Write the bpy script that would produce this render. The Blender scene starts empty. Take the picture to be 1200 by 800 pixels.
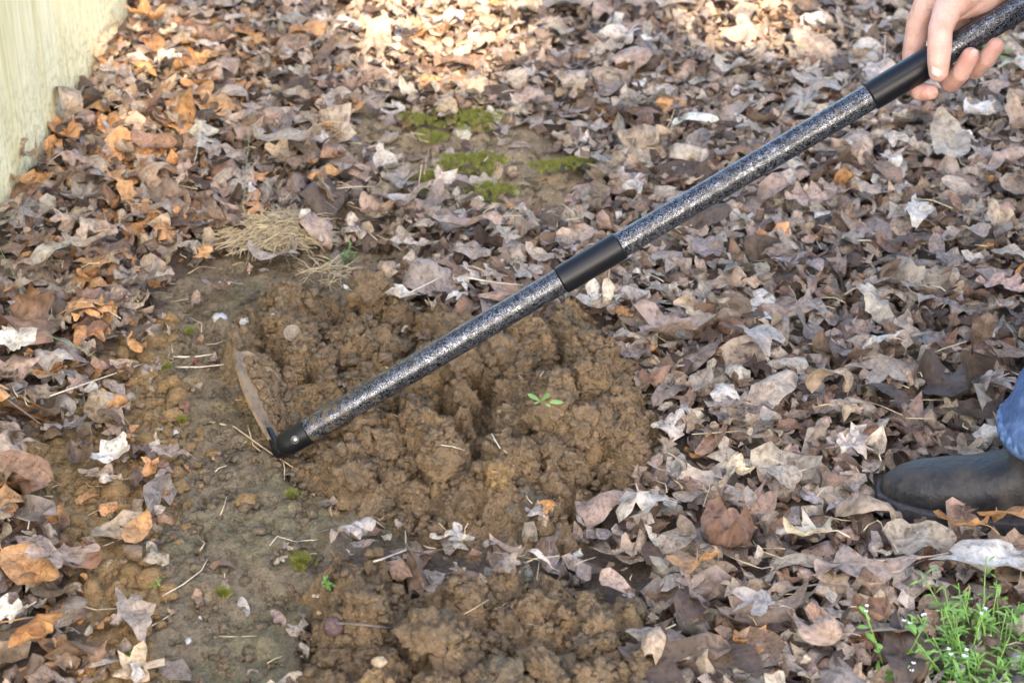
import bpy, bmesh, math, random
import numpy as np
from mathutils import Vector, Matrix

# ------------------------------------------------------------------ camera, sky, sun, exposure
scene = bpy.context.scene
COL = scene.collection
CAM_H, PITCH, HFOV = 1.26, math.radians(30.0), math.radians(30.0)
FPX = 1200 / (2 * math.tan(HFOV / 2))          # focal length in photo pixels
camd = bpy.data.cameras.new('camera')
camd.sensor_width = 36.0
camd.lens = 36.0 / (2 * math.tan(HFOV / 2))
camd.clip_start, camd.clip_end = 0.05, 500.0
camd.dof.use_dof = True
camd.dof.focus_distance = 2.24
camd.dof.aperture_fstop = 8.0
cam = bpy.data.objects.new('camera', camd)
cam.location = (0, 0, CAM_H)
cam.rotation_euler = (math.radians(90) - PITCH, 0, 0)
COL.objects.link(cam)
scene.camera = cam

SUN_EL, SUN_AZ = math.radians(38), math.radians(172)   # azimuth clockwise from +Y
SUN_DIR = Vector((math.sin(SUN_AZ) * math.cos(SUN_EL), math.cos(SUN_AZ) * math.cos(SUN_EL), math.sin(SUN_EL)))
world = bpy.data.worlds.new('World')
scene.world = world
world.use_nodes = True
wn = world.node_tree
wn.nodes.clear()
sky = wn.nodes.new('ShaderNodeTexSky')
sky.sky_type = 'NISHITA'
sky.sun_disc = False
sky.sun_elevation = SUN_EL
sky.sun_rotation = SUN_AZ
sky.air_density = 1.0
sky.dust_density = 3.0
sky.ozone_density = 1.0
bg = wn.nodes.new('ShaderNodeBackground')
bg.inputs['Strength'].default_value = 0.15
wo = wn.nodes.new('ShaderNodeOutputWorld')
wn.links.new(sky.outputs[0], bg.inputs[0])
wn.links.new(bg.outputs[0], wo.inputs[0])

sund = bpy.data.lights.new('sun', 'SUN')
sund.energy = 4.0
sund.angle = math.radians(0.6)
sund.color = (1.0, 0.75, 0.49)
sun = bpy.data.objects.new('sun', sund)
sun.rotation_euler = SUN_DIR.to_track_quat('Z', 'Y').to_euler()
sun.location = SUN_DIR * 20
COL.objects.link(sun)

scene.view_settings.view_transform = 'Standard'
scene.view_settings.look = 'None'
scene.view_settings.gamma = 1.0
scene.view_settings.use_curve_mapping = False
scene.view_settings.exposure = 2.22
scene.cycles.max_bounces = 6

# ------------------------------------------------------------------ helpers
rng = np.random.default_rng(7)
SP, CP = math.sin(PITCH), math.cos(PITCH)
FWD = np.array((0, CP, -SP)); UPV = np.array((0, SP, CP)); RGT = np.array((1.0, 0, 0))
CAMP = np.array((0, 0, CAM_H))

def ray(px, py):
    return RGT * ((px - 600) / FPX) + UPV * ((400 - py) / FPX) + FWD

def at(px, py, z=0.0):
    """the place at height z that the photograph shows at a pixel"""
    d = ray(px, py)
    return CAMP + d * ((z - CAM_H) / d[2])

def at_depth(px, py, D):
    return CAMP + ray(px, py) * D

def proj(x, y, z=0.0):
    rx, ry, rz = x, y, z - CAM_H
    D = ry * CP - rz * SP
    D = np.where(D < 0.05, 0.05, D)
    return 600 + FPX * rx / D, 400 - FPX * (ry * SP + rz * CP) / D

def depth_of(p):
    return float(np.dot(np.asarray(p) - CAMP, FWD))

def S2L(*c):
    out = []
    for v in c:
        v /= 255.0
        out.append(v / 12.92 if v <= 0.04045 else ((v + 0.055) / 1.055) ** 2.4)
    return tuple(out)

def hash2(ix, iy, seed):
    h = (ix.astype(np.int64) * 374761393 + iy.astype(np.int64) * 668265263 + seed * 974634777) & 0x7fffffff
    h = ((h ^ (h >> 13)) * 1274126177) & 0x7fffffff
    h = ((h ^ (h >> 16)) * 2246822519) & 0x7fffffff
    return (h & 0xffffff) / float(0xffffff)

def vnoise(x, y, seed=0):
    x = np.asarray(x, float); y = np.asarray(y, float)
    ix, iy = np.floor(x), np.floor(y)
    fx, fy = x - ix, y - iy
    fx = fx * fx * fx * (fx * (fx * 6 - 15) + 10); fy = fy * fy * fy * (fy * (fy * 6 - 15) + 10)
    a = hash2(ix, iy, seed); b = hash2(ix + 1, iy, seed)
    c = hash2(ix, iy + 1, seed); d = hash2(ix + 1, iy + 1, seed)
    return (a + (b - a) * fx) * (1 - fy) + (c + (d - c) * fx) * fy

def fbm(x, y, octaves=4, seed=0, gain=0.5):
    s = 0; a = 1.0; t = 0
    for o in range(octaves):
        f = 2.03 ** o
        s = s + a * vnoise(np.asarray(x) * f + 17.1 * o, np.asarray(y) * f - 9.7 * o, seed + o); t += a; a *= gain
    return s / t

def sstep(a, b, x):
    t = np.clip((x - a) / (b - a), 0, 1)
    return t * t * (3 - 2 * t)

def sdist(px, py, poly):
    """signed pixel distance to a polygon, positive inside"""
    px = np.asarray(px, float); py = np.asarray(py, float)
    best = np.full(px.shape, 1e12); inside = np.zeros(px.shape, bool)
    n = len(poly)
    for i in range(n):
        x0, y0 = poly[i]; x1, y1 = poly[(i + 1) % n]
        ex, ey = x1 - x0, y1 - y0
        t = np.clip(((px - x0) * ex + (py - y0) * ey) / (ex * ex + ey * ey), 0, 1)
        best = np.minimum(best, (px - x0 - t * ex) ** 2 + (py - y0 - t * ey) ** 2)
        if y0 != y1:
            c = ((y0 > py) != (y1 > py)) & (px < ex * (py - y0) / (ey) + x0)
            inside ^= c
    d = np.sqrt(best)
    return np.where(inside, d, -d)

def link(o, parent=None):
    COL.objects.link(o)
    if parent is not None:
        o.parent = parent
    return o

def mesh_np(name, V, F, mat, parent=None, smooth=True, attrs=None, lens=None):
    """V (n,3), F (m,k) or flat index list with lens"""
    me = bpy.data.meshes.new(name)
    V = np.asarray(V, np.float32)
    me.vertices.add(len(V)); me.vertices.foreach_set('co', V.ravel())
    if lens is None:
        F = np.asarray(F, np.int32); k = F.shape[1]; n = len(F)
        starts = np.arange(n, dtype=np.int32) * k; flat = F.ravel()
    else:
        lens = np.asarray(lens, np.int32); n = len(lens)
        starts = np.concatenate(([0], np.cumsum(lens)[:-1])).astype(np.int32); flat = np.asarray(F, np.int32)
    me.loops.add(len(flat)); me.loops.foreach_set('vertex_index', flat)
    me.polygons.add(n); me.polygons.foreach_set('loop_start', starts)
    me.update(calc_edges=True)
    if smooth:
        me.polygons.foreach_set('use_smooth', np.ones(n, bool))
    for an, (ty, arr) in (attrs or {}).items():
        a = me.attributes.new(an, ty, 'POINT')
        a.data.foreach_set('color' if ty == 'FLOAT_COLOR' else 'vector' if ty == 'FLOAT_VECTOR' else 'value', np.asarray(arr, np.float32).ravel())
    if mat: me.materials.append(mat)
    me.validate()
    o = bpy.data.objects.new(name, me)
    return link(o, parent)

def from_bm(name, bm, mat, parent=None, smooth=True):
    me = bpy.data.meshes.new(name)
    bmesh.ops.recalc_face_normals(bm, faces=bm.faces)
    bm.to_mesh(me); bm.free()
    if smooth:
        for p in me.polygons: p.use_smooth = True
    if mat: me.materials.append(mat)
    return link(bpy.data.objects.new(name, me), parent)

def tag(o, label=None, cat=None, group=None, kind=None):
    if label: o['label'] = label
    if cat: o['category'] = cat
    if group: o['group'] = group
    if kind: o['kind'] = kind
    return o

def empty(name, loc=(0, 0, 0), parent=None):
    o = bpy.data.objects.new(name, None); o.empty_display_size = 0.02
    o.location = loc
    return link(o, parent)

def frame(axis):
    a = Vector(axis).normalized()
    u = a.orthogonal().normalized()
    return a, u, a.cross(u)

def tube_arrays(pts, rad, seg=8, cap=True):
    """a tapered tube along points; returns V, F(list of quads/tris flat), lens"""
    pts = [Vector(p) for p in pts]
    if not hasattr(rad, '__len__'): rad = [rad] * len(pts)
    V = []; F = []; L = []
    up = None
    for i, p in enumerate(pts):
        d = (pts[min(i + 1, len(pts) - 1)] - pts[max(i - 1, 0)]).normalized()
        if up is None: up = d.orthogonal().normalized()
        u = (up - d * up.dot(d)).normalized(); up = u; w = d.cross(u)
        for k in range(seg):
            a = 2 * math.pi * k / seg
            V.append(p + (u * math.cos(a) + w * math.sin(a)) * rad[i])
    for i in range(len(pts) - 1):
        for k in range(seg):
            F += [i * seg + k, i * seg + (k + 1) % seg, (i + 1) * seg + (k + 1) % seg, (i + 1) * seg + k]; L.append(4)
    if cap:
        F += list(range(seg))[::-1]; L.append(seg)
        b = (len(pts) - 1) * seg
        F += [b + k for k in range(seg)]; L.append(seg)
    return np.array([tuple(v) for v in V]), F, L

def tube_obj(name, pts, rad, mat, parent=None, seg=8):
    V, F, L = tube_arrays(pts, rad, seg)
    return mesh_np(name, V, F, mat, parent, True, None, L)

class Bag:
    """several pieces of ONE part collected in one mesh"""
    def __init__(s): s.V = []; s.F = []; s.L = []; s.n = 0
    def add(s, V, F, L):
        s.V.append(np.asarray(V)); s.F += [f + s.n for f in F]; s.L += L; s.n += len(V)
    def tube(s, pts, rad, seg=5): s.add(*tube_arrays(pts, rad, seg))
    def build(s, name, mat, parent=None, smooth=True):
        return mesh_np(name, np.concatenate(s.V), s.F, mat, parent, smooth, None, s.L)

# ------------------------------------------------------------------ materials
def newmat(name):
    m = bpy.data.materials.new(name); m.use_nodes = True
    nt = m.node_tree; nt.nodes.clear()
    out = nt.nodes.new('ShaderNodeOutputMaterial'); b = nt.nodes.new('ShaderNodeBsdfPrincipled')
    nt.links.new(b.outputs[0], out.inputs[0])
    return m, nt, b, out

def N(nt, t, **kw):
    n = nt.nodes.new(t)
    for k, v in kw.items():
        if k.startswith('i_'):
            n.inputs[k[2:].replace('_', ' ')].default_value = v
        else: setattr(n, k, v)
    return n

def noise(nt, vec, scale, detail=4, rough=0.6, dist=0.0):
    n = N(nt, 'ShaderNodeTexNoise'); n.inputs['Scale'].default_value = scale
    n.inputs['Detail'].default_value = detail; n.inputs['Roughness'].default_value = rough; n.inputs['Distortion'].default_value = dist
    if vec is not None: nt.links.new(vec, n.inputs['Vector'])
    return n.outputs['Fac']

def ramp(nt, fac, stops, interp='LINEAR'):
    r = N(nt, 'ShaderNodeValToRGB'); r.color_ramp.interpolation = interp
    els = r.color_ramp.elements
    while len(els) < len(stops): els.new(0.5)
    for e, (p, c) in zip(els, stops):
        e.position = p; e.color = (*c, 1) if len(c) == 3 else c
    nt.links.new(fac, r.inputs[0])
    return r.outputs[0]

def math_(nt, op, a, b=None, c=None):
    n = N(nt, 'ShaderNodeMath', operation=op)
    for i, v in enumerate((a, b, c)):
        if v is None: continue
        if hasattr(v, 'is_linked') or hasattr(v, 'links'): nt.links.new(v, n.inputs[i])
        else: n.inputs[i].default_value = v
    return n.outputs[0]

def mix(nt, fac, a, b, blend='MIX'):
    n = N(nt, 'ShaderNodeMix', data_type='RGBA', blend_type=blend)
    for sock, v in ((n.inputs[0], fac), (n.inputs[6], a), (n.inputs[7], b)):
        if hasattr(v, 'links'): nt.links.new(v, sock)
        elif isinstance(v, tuple): sock.default_value = (*v[:3], 1)
        else: sock.default_value = v
    return n.outputs[2]

def bump(nt, h, strength, dist, prev=None):
    n = N(nt, 'ShaderNodeBump'); n.inputs['Strength'].default_value = strength; n.inputs['Distance'].default_value = dist
    nt.links.new(h, n.inputs['Height'])
    if prev is not None: nt.links.new(prev, n.inputs['Normal'])
    return n.outputs[0]

def objco(nt):
    return N(nt, 'ShaderNodeTexCoord').outputs['Object']

def geopos(nt):
    return N(nt, 'ShaderNodeNewGeometry').outputs['Position']

def soil_mat(name, use_attr, col=(0.2, 0.12, 0.06)):
    m, nt, b, out = newmat(name)
    pos = geopos(nt)
    if use_attr:
        a = N(nt, 'ShaderNodeAttribute', attribute_name='col'); base = a.outputs['Color']
    else:
        base = N(nt, 'ShaderNodeRGB'); base.outputs[0].default_value = (*col, 1); base = base.outputs[0]
    n1 = noise(nt, pos, 26, 5, 0.65)
    n2 = noise(nt, pos, 160, 4, 0.7)
    n3 = noise(nt, pos, 620, 3, 0.7)
    c = mix(nt, 1.0, base, ramp(nt, n1, [(0.25, (0.72, 0.70, 0.70)), (0.5, (1, 1, 1)), (0.75, (1.25, 1.18, 1.08))]), 'MULTIPLY')
    c = mix(nt, 1.0, c, ramp(nt, n2, [(0.28, (0.66, 0.64, 0.62)), (0.5, (1, 1, 1)), (0.74, (1.32, 1.28, 1.22))]), 'MULTIPLY')
    # ochre and pale mineral grains
    g = ramp(nt, n3, [(0.66, (0, 0, 0)), (0.74, (1, 1, 1))])
    c = mix(nt, math_(nt, 'MULTIPLY', g, 0.35), c, (0.42, 0.33, 0.22))
    o = ramp(nt, noise(nt, pos, 42, 3, 0.5), [(0.63, (0, 0, 0)), (0.72, (1, 1, 1))])
    c = mix(nt, math_(nt, 'MULTIPLY', o, 0.22), c, (0.33, 0.205, 0.085))
    nt.links.new(c, b.inputs['Base Color'])
    b.inputs['Roughness'].default_value = 0.92
    b.inputs['Specular IOR Level'].default_value = 0.25
    vo = N(nt, 'ShaderNodeTexVoronoi'); vo.inputs['Scale'].default_value = 260; nt.links.new(pos, vo.inputs['Vector'])
    nb = bump(nt, n2, 1.0, 0.006)
    nb = bump(nt, math_(nt, 'SUBTRACT', 1.0, vo.outputs['Distance']), 0.7, 0.0045, nb)
    nb = bump(nt, n3, 1.0, 0.0045, nb)
    nt.links.new(nb, b.inputs['Normal'])
    return m

M_GROUND = soil_mat('ground_soil', True)
M_SOIL = soil_mat('dug_soil', True)
M_CLOD = soil_mat('clod_soil', False, (0.30, 0.211, 0.124))
M_CLOD_OCHRE = soil_mat('ochre_clod_soil', False, (0.42, 0.28, 0.135))
M_CLOD_GREY = soil_mat('damp_clod_soil', False, (0.25, 0.197, 0.13))

def leaf_mat(name, per_object):
    m, nt, b, out = newmat(name)
    lp = N(nt, 'ShaderNodeAttribute', attribute_name='lp')
    sep = N(nt, 'ShaderNodeSeparateXYZ'); nt.links.new(lp.outputs['Vector'], sep.inputs[0])
    if per_object:
        oi = N(nt, 'ShaderNodeObjectInfo'); base = oi.outputs['Color']; rnd = oi.outputs['Random']
    else:
        base = N(nt, 'ShaderNodeAttribute', attribute_name='col').outputs['Color']; rnd = sep.outputs['Z']
    cb = N(nt, 'ShaderNodeCombineXYZ')
    nt.links.new(sep.outputs['X'], cb.inputs[0]); nt.links.new(sep.outputs['Y'], cb.inputs[1])
    nt.links.new(math_(nt, 'MULTIPLY', rnd, 37.0), cb.inputs[2])
    v = cb.outputs[0]
    blot = noise(nt, v, 3.2, 4, 0.65)
    spot = noise(nt, v, 14, 3, 0.6)
    ax = math_(nt, 'ABSOLUTE', sep.outputs['X'])
    # side veins run out from the midrib towards the tip
    s = math_(nt, 'SUBTRACT', sep.outputs['Y'], math_(nt, 'MULTIPLY', ax, 0.85))
    s = math_(nt, 'FRACT', math_(nt, 'MULTIPLY', s, 9.0))
    s = math_(nt, 'ABSOLUTE', math_(nt, 'SUBTRACT', s, 0.5))
    side = math_(nt, 'LESS_THAN', s, 0.075)
    mid = math_(nt, 'LESS_THAN', ax, 0.013)
    vein = math_(nt, 'MAXIMUM', math_(nt, 'MULTIPLY', side, 0.55), mid)
    c = mix(nt, 1.0, base, ramp(nt, blot, [(0.3, (0.55, 0.52, 0.50)), (0.5, (1, 1, 1)), (0.72, (1.32, 1.30, 1.30))]), 'MULTIPLY')
    c = mix(nt, 1.0, c, ramp(nt, spot, [(0.3, (0.52, 0.48, 0.45)), (0.48, (1, 1, 1)), (0.75, (1.22, 1.22, 1.24))]), 'MULTIPLY')
    stain = ramp(nt, noise(nt, v, 6.0, 4, 0.7), [(0.56, (0, 0, 0)), (0.66, (1, 1, 1))])
    c = mix(nt, math_(nt, 'MULTIPLY', stain, 0.45), c, (0.085, 0.062, 0.048))
    c = mix(nt, math_(nt, 'MULTIPLY', vein, 0.42), c, mix(nt, 1.0, c, (1.5, 1.42, 1.3), 'MULTIPLY'))
    nt.links.new(c, b.inputs['Base Color'])
    b.inputs['Roughness'].default_value = 0.62
    b.inputs['Specular IOR Level'].default_value = 0.35
    hgt = math_(nt, 'ADD', math_(nt, 'MULTIPLY', vein, 0.8), math_(nt, 'MULTIPLY', blot, 2.0))
    hgt = math_(nt, 'ADD', hgt, spot)
    nt.links.new(bump(nt, hgt, 0.6, 0.0016), b.inputs['Normal'])
    tr = N(nt, 'ShaderNodeBsdfTranslucent'); nt.links.new(c, tr.inputs['Color'])
    ms = N(nt, 'ShaderNodeMixShader'); ms.inputs[0].default_value = 0.16
    nt.links.new(b.outputs[0], ms.inputs[1]); nt.links.new(tr.outputs[0], ms.inputs[2])
    nt.links.new(ms.outputs[0], out.inputs[0])
    return m

M_LEAF_OBJ = leaf_mat('dry_leaf', True)
M_LEAF = leaf_mat('dry_leaf_mass', False)

def plain_mat(name, col, rough=0.6, spec=0.4, var=0.3, scale=60, bumpd=0.0, metallic=0.0, sss=0.0):
    m, nt, b, out = newmat(name)
    pos = objco(nt)
    n = noise(nt, pos, scale, 4, 0.6)
    lo = tuple(c * (1 - var) for c in col); hi = tuple(min(1, c * (1 + var)) for c in col)
    nt.links.new(ramp(nt, n, [(0.3, lo), (0.5, col), (0.7, hi)]), b.inputs['Base Color'])
    b.inputs['Roughness'].default_value = rough; b.inputs['Specular IOR Level'].default_value = spec
    b.inputs['Metallic'].default_value = metallic
    if sss:
        b.inputs['Subsurface Weight'].default_value = sss
        b.inputs['Subsurface Radius'].default_value = (0.006, 0.003, 0.0015)
    if bumpd: nt.links.new(bump(nt, n, 0.7, bumpd), b.inputs['Normal'])
    return m

M_STRAW = plain_mat('dry_straw', (0.50, 0.40, 0.25), 0.6, 0.3, 0.3, 90)
M_PALE = plain_mat('pale_straw', (0.62, 0.54, 0.42), 0.6, 0.3, 0.25, 90)
M_TWIG = plain_mat('grey_twig', (0.15, 0.125, 0.11), 0.85, 0.2, 0.45, 160, 0.002)
M_BARK = plain_mat('bark', (0.12, 0.09, 0.065), 0.9, 0.2, 0.4, 30, 0.02)
M_GREEN = plain_mat('weed_green', (0.17, 0.31, 0.06), 0.5, 0.4, 0.35, 70)
M_SEEDLING = plain_mat('seedling_green', (0.13, 0.235, 0.085), 0.5, 0.4, 0.3, 70)
M_GRASSB = plain_mat('grass_green', (0.20, 0.27, 0.12), 0.5, 0.4, 0.3, 50)
M_FLOWER = plain_mat('white_petal', (0.8, 0.8, 0.78), 0.6, 0.3, 0.05, 50)
M_MOSS = plain_mat('moss_green', (0.215, 0.225, 0.05), 0.8, 0.2, 0.5, 90)
M_EVERGREEN = plain_mat('evergreen_leaf', (0.05, 0.09, 0.03), 0.5, 0.4, 0.3, 8)
M_NUT = plain_mat('nut_shell', (0.11, 0.07, 0.065), 0.7, 0.3, 0.5, 220, 0.003)
M_SHELL = plain_mat('shell_grey', (0.20, 0.165, 0.125), 0.6, 0.3, 0.4, 180, 0.002)
M_QUARTZ = plain_mat('white_stone', (0.45, 0.44, 0.45), 0.5, 0.4, 0.2, 120, 0.002)
M_TANSTONE = plain_mat('tan_stone', (0.45, 0.33, 0.2), 0.7, 0.3, 0.3, 120, 0.002)
M_ORANGESTONE = plain_mat('orange_stone', (0.46, 0.22, 0.06), 0.75, 0.3, 0.3, 120, 0.002)
M_RED = plain_mat('red_scrap', (0.25, 0.03, 0.02), 0.6, 0.3, 0.3, 120)

# hammered, silver-veined powder coat
m, nt, b, out = newmat('hammered_black_silver')
pos = objco(nt)
wv = noise(nt, pos, 290, 3, 0.62, 1.2)
ln = math_(nt, 'ABSOLUTE', math_(nt, 'SUBTRACT', wv, 0.5))
vein = ramp(nt, ln, [(0.0, (1, 1, 1)), (0.016, (0.75, 0.75, 0.75)), (0.030, (0, 0, 0))])
patch = ramp(nt, noise(nt, pos, 120, 2, 0.5), [(0.3, (0.15, 0.15, 0.15)), (0.65, (0.9, 0.9, 0.9))])
vf = math_(nt, 'MULTIPLY', vein, patch)
sz_ = N(nt, 'ShaderNodeSeparateXYZ'); nt.links.new(pos, sz_.inputs[0])
lo_ = N(nt, 'ShaderNodeMapRange'); lo_.inputs['From Min'].default_value = 0.20; lo_.inputs['From Max'].default_value = 0.02; nt.links.new(sz_.outputs['Z'], lo_.inputs['Value'])
dirt = ramp(nt, math_(nt, 'ADD', noise(nt, pos, 70, 5, 0.75), math_(nt, 'MULTIPLY', lo_.outputs[0], 0.12)), [(0.62, (0, 0, 0)), (0.70, (1, 1, 1))])
vf = math_(nt, 'MULTIPLY', vf, math_(nt, 'SUBTRACT', 1.0, dirt))
nt.links.new(mix(nt, math_(nt, 'MULTIPLY', dirt, 0.6), mix(nt, vf, (0.004, 0.0045, 0.006), (0.44, 0.47, 0.53)), (0.16, 0.115, 0.07)), b.inputs['Base Color'])
nt.links.new(vf, b.inputs['Metallic'])
b.inputs['Roughness'].default_value = 0.24
nt.links.new(bump(nt, math_(nt, 'SUBTRACT', 1.0, ln), 0.25, 0.0012), b.inputs['Normal'])
M_HAMMER = m
M_SLEEVE = plain_mat('black_satin_plastic', (0.006, 0.0065, 0.008), 0.34, 0.3, 0.15, 40)
M_BLACK = plain_mat('black_paint', (0.007, 0.0075, 0.009), 0.4, 0.35, 0.4, 90, 0.0006)
M_BOLT = plain_mat('bright_steel', (0.30, 0.285, 0.26), 0.3, 0.5, 0.1, 200, 0.0, 1.0)
# dirty steel blade: dark steel showing through caked soil
m, nt, b, out = newmat('soil_caked_steel')
pos = objco(nt)
f = ramp(nt, noise(nt, pos, 45, 5, 0.7), [(0.36, (0, 0, 0)), (0.52, (1, 1, 1))])
nt.links.new(mix(nt, f, (0.09, 0.078, 0.062), (0.27, 0.19, 0.11)), b.inputs['Base Color'])
b.inputs['Roughness'].default_value = 0.8
nt.links.new(bump(nt, noise(nt, pos, 160, 5, 0.7), 0.8, 0.004), b.inputs['Normal'])
M_BLADE = m
# skin
m, nt, b, out = newmat('skin')
pos = objco(nt)
n1 = noise(nt, pos, 38, 4, 0.6); n2 = noise(nt, pos, 420, 3, 0.6)
c = ramp(nt, n1, [(0.3, (0.50, 0.26, 0.19)), (0.5, (0.60, 0.36, 0.28)), (0.72, (0.66, 0.43, 0.35))])
at_ = N(nt, 'ShaderNodeAttribute', attribute_name='flush')
c = mix(nt, at_.outputs['Fac'], c, (0.62, 0.27, 0.20))
nt.links.new(c, b.inputs['Base Color'])
b.inputs['Roughness'].default_value = 0.48
b.inputs['Subsurface Weight'].default_value = 0.25
b.inputs['Subsurface Radius'].default_value = (0.008, 0.0035, 0.002)
b.inputs['Subsurface Scale'].default_value = 0.6
nb_ = bump(nt, n2, 0.4, 0.0016); nt.links.new(bump(nt, noise(nt, pos, 110, 4, 0.6, 0.8), 0.5, 0.003, nb_), b.inputs['Normal'])
M_SKIN = m
M_NAIL = plain_mat('nail', (0.62, 0.40, 0.34), 0.42, 0.5, 0.05, 300)
M_HAIR = plain_mat('hair', (0.06, 0.04, 0.03), 0.6, 0.4, 0.3, 90)
M_SHIRT = plain_mat('shirt_cloth', (0.12, 0.13, 0.15), 0.85, 0.2, 0.15, 150, 0.001)
# denim: twill lines and fading
m, nt, b, out = newmat('denim')
pos = objco(nt)
wv = N(nt, 'ShaderNodeTexWave'); wv.inputs['Scale'].default_value = 700; wv.inputs['Distortion'].default_value = 2.5; wv.inputs['Detail'].default_value = 3
nt.links.new(pos, wv.inputs['Vector'])
fade = noise(nt, pos, 55, 6, 0.75)
c = ramp(nt, fade, [(0.3, (0.012, 0.032, 0.10)), (0.5, (0.036, 0.085, 0.21)), (0.68, (0.12, 0.20, 0.36))])
c = mix(nt, 0.15, c, mix(nt, wv.outputs['Fac'], (0.02, 0.05, 0.16), (0.35, 0.46, 0.65)))
nt.links.new(c, b.inputs['Base Color']); b.inputs['Roughness'].default_value = 0.88
nt.links.new(bump(nt, wv.outputs['Fac'], 0.4, 0.0008), b.inputs['Normal'])
M_DENIM = m
M_HEM = plain_mat('faded_denim_hem', (0.12, 0.20, 0.36), 0.9, 0.2, 0.5, 120, 0.003)
# rubber boot with dust and scuffs
m, nt, b, out = newmat('boot_rubber')
pos = objco(nt)
d = ramp(nt, noise(nt, pos, 24, 5, 0.7), [(0.42, (0, 0, 0)), (0.72, (1, 1, 1))])
sc = ramp(nt, noise(nt, pos, 95, 3, 0.6), [(0.68, (0, 0, 0)), (0.76, (1, 1, 1))])
b.inputs['Specular IOR Level'].default_value = 0.3
c = mix(nt, math_(nt, 'MULTIPLY', d, 0.55), (0.016, 0.0165, 0.018), (0.11, 0.09, 0.07))
c = mix(nt, math_(nt, 'MULTIPLY', sc, 0.4), c, (0.2, 0.16, 0.12))
nt.links.new(c, b.inputs['Base Color']); nt.links.new(ramp(nt, d, [(0.0, (0.42,) * 3), (1.0, (0.8,) * 3)]), b.inputs['Roughness'])
nt.links.new(bump(nt, noise(nt, pos, 60, 5, 0.65), 0.45, 0.006), b.inputs['Normal'])
M_BOOT = m
M_SOLE = plain_mat('boot_sole_rubber', (0.045, 0.045, 0.048), 0.6, 0.3, 0.4, 110, 0.002)
# treated wood, grain along local Z
m, nt, b, out = newmat('treated_wood')
pos = objco(nt)
mp = N(nt, 'ShaderNodeMapping'); mp.inputs['Scale'].default_value = (1, 1, 0.09); nt.links.new(pos, mp.inputs[0])
oi = N(nt, 'ShaderNodeObjectInfo')
va = N(nt, 'ShaderNodeVectorMath', operation='ADD'); nt.links.new(mp.outputs[0], va.inputs[0]); nt.links.new(oi.outputs['Random'], va.inputs[1])
g1 = noise(nt, va.outputs[0], 14, 5, 0.6, 0.6); g2 = noise(nt, va.outputs[0], 120, 3, 0.6)
c = ramp(nt, g1, [(0.25, (0.60, 0.52, 0.25)), (0.45, (0.72, 0.65, 0.38)), (0.6, (0.78, 0.73, 0.49)), (0.8, (0.65, 0.58, 0.32))])
c = mix(nt, 1.0, c, ramp(nt, g2, [(0.3, (0.82, 0.8, 0.76)), (0.6, (1.06, 1.06, 1.06))]), 'MULTIPLY')
st = ramp(nt, noise(nt, pos, 5, 4, 0.6), [(0.5, (0, 0, 0)), (0.75, (1, 1, 1))])
c = mix(nt, math_(nt, 'MULTIPLY', st, 0.4), c, (0.46, 0.44, 0.20))
sp_ = N(nt, 'ShaderNodeSeparateXYZ'); nt.links.new(pos, sp_.inputs[0])
low = N(nt, 'ShaderNodeMapRange'); low.inputs['From Min'].default_value = 0.34; low.inputs['From Max'].default_value = 0.14; nt.links.new(sp_.outputs['Z'], low.inputs['Value'])
mud = ramp(nt, noise(nt, pos, 70, 5, 0.7), [(0.46, (0, 0, 0)), (0.66, (1, 1, 1))])
c = mix(nt, math_(nt, 'MULTIPLY', math_(nt, 'MULTIPLY', mud, low.outputs[0]), 0.75), c, (0.17, 0.13, 0.075))
mp2 = N(nt, 'ShaderNodeMapping'); mp2.inputs['Scale'].default_value = (1, 1, 0.45); nt.links.new(pos, mp2.inputs[0])
vk = N(nt, 'ShaderNodeTexVoronoi'); vk.inputs['Scale'].default_value = 6.5; nt.links.new(mp2.outputs[0], vk.inputs['Vector'])
kn_ = ramp(nt, vk.outputs['Distance'], [(0.05, (1, 1, 1)), (0.13, (0, 0, 0))])
c = mix(nt, math_(nt, 'MULTIPLY', kn_, 0.55), c, (0.30, 0.20, 0.09))
nt.links.new(c, b.inputs['Base Color']); b.inputs['Roughness'].default_value = 0.75
nt.links.new(bump(nt, g2, 0.3, 0.002), b.inputs['Normal'])
M_WOOD = m

# ------------------------------------------------------------------ layout of the ground (outlines measured on the photograph)
Z_HEAP1 = [(268, 430), (300, 385), (370, 372), (440, 376), (520, 396), (590, 410), (640, 395), (690, 385), (712, 430), (740, 465),
           (772, 520), (758, 575), (705, 600), (690, 640), (640, 655), (560, 642), (480, 628), (400, 605), (345, 578), (335, 545), (305, 500)]
Z_HEAP2 = [(372, 705), (395, 672), (450, 676), (478, 716), (560, 724), (640, 704), (700, 708), (738, 728), (752, 775), (765, 880), (365, 880)]
Z_DAMP = [(165, 400), (215, 345), (290, 305), (380, 315), (430, 345), (520, 390), (500, 560), (560, 650), (430, 645), (370, 690), (345, 920),
          (130, 920), (185, 760), (165, 690), (205, 610), (170, 500)]
Z_OCHRE = [(55, 480), (190, 395), (215, 500), (210, 620), (190, 760), (140, 920), (50, 920), (105, 770), (80, 660), (30, 570)]
Z_FAR = [(385, 195), (420, 150), (560, 138), (620, 160), (695, 195), (700, 245), (600, 270), (520, 238), (420, 238)]
Z_THIN = [(285, 315), (330, 285), (385, 215), (450, 225), (520, 245), (500, 290), (440, 345), (380, 330)]
Z_STRIP = [(370, 640), (470, 635), (560, 648), (650, 655), (720, 625), (760, 640), (760, 720), (640, 690), (560, 708), (470, 692), (380, 668)]

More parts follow.
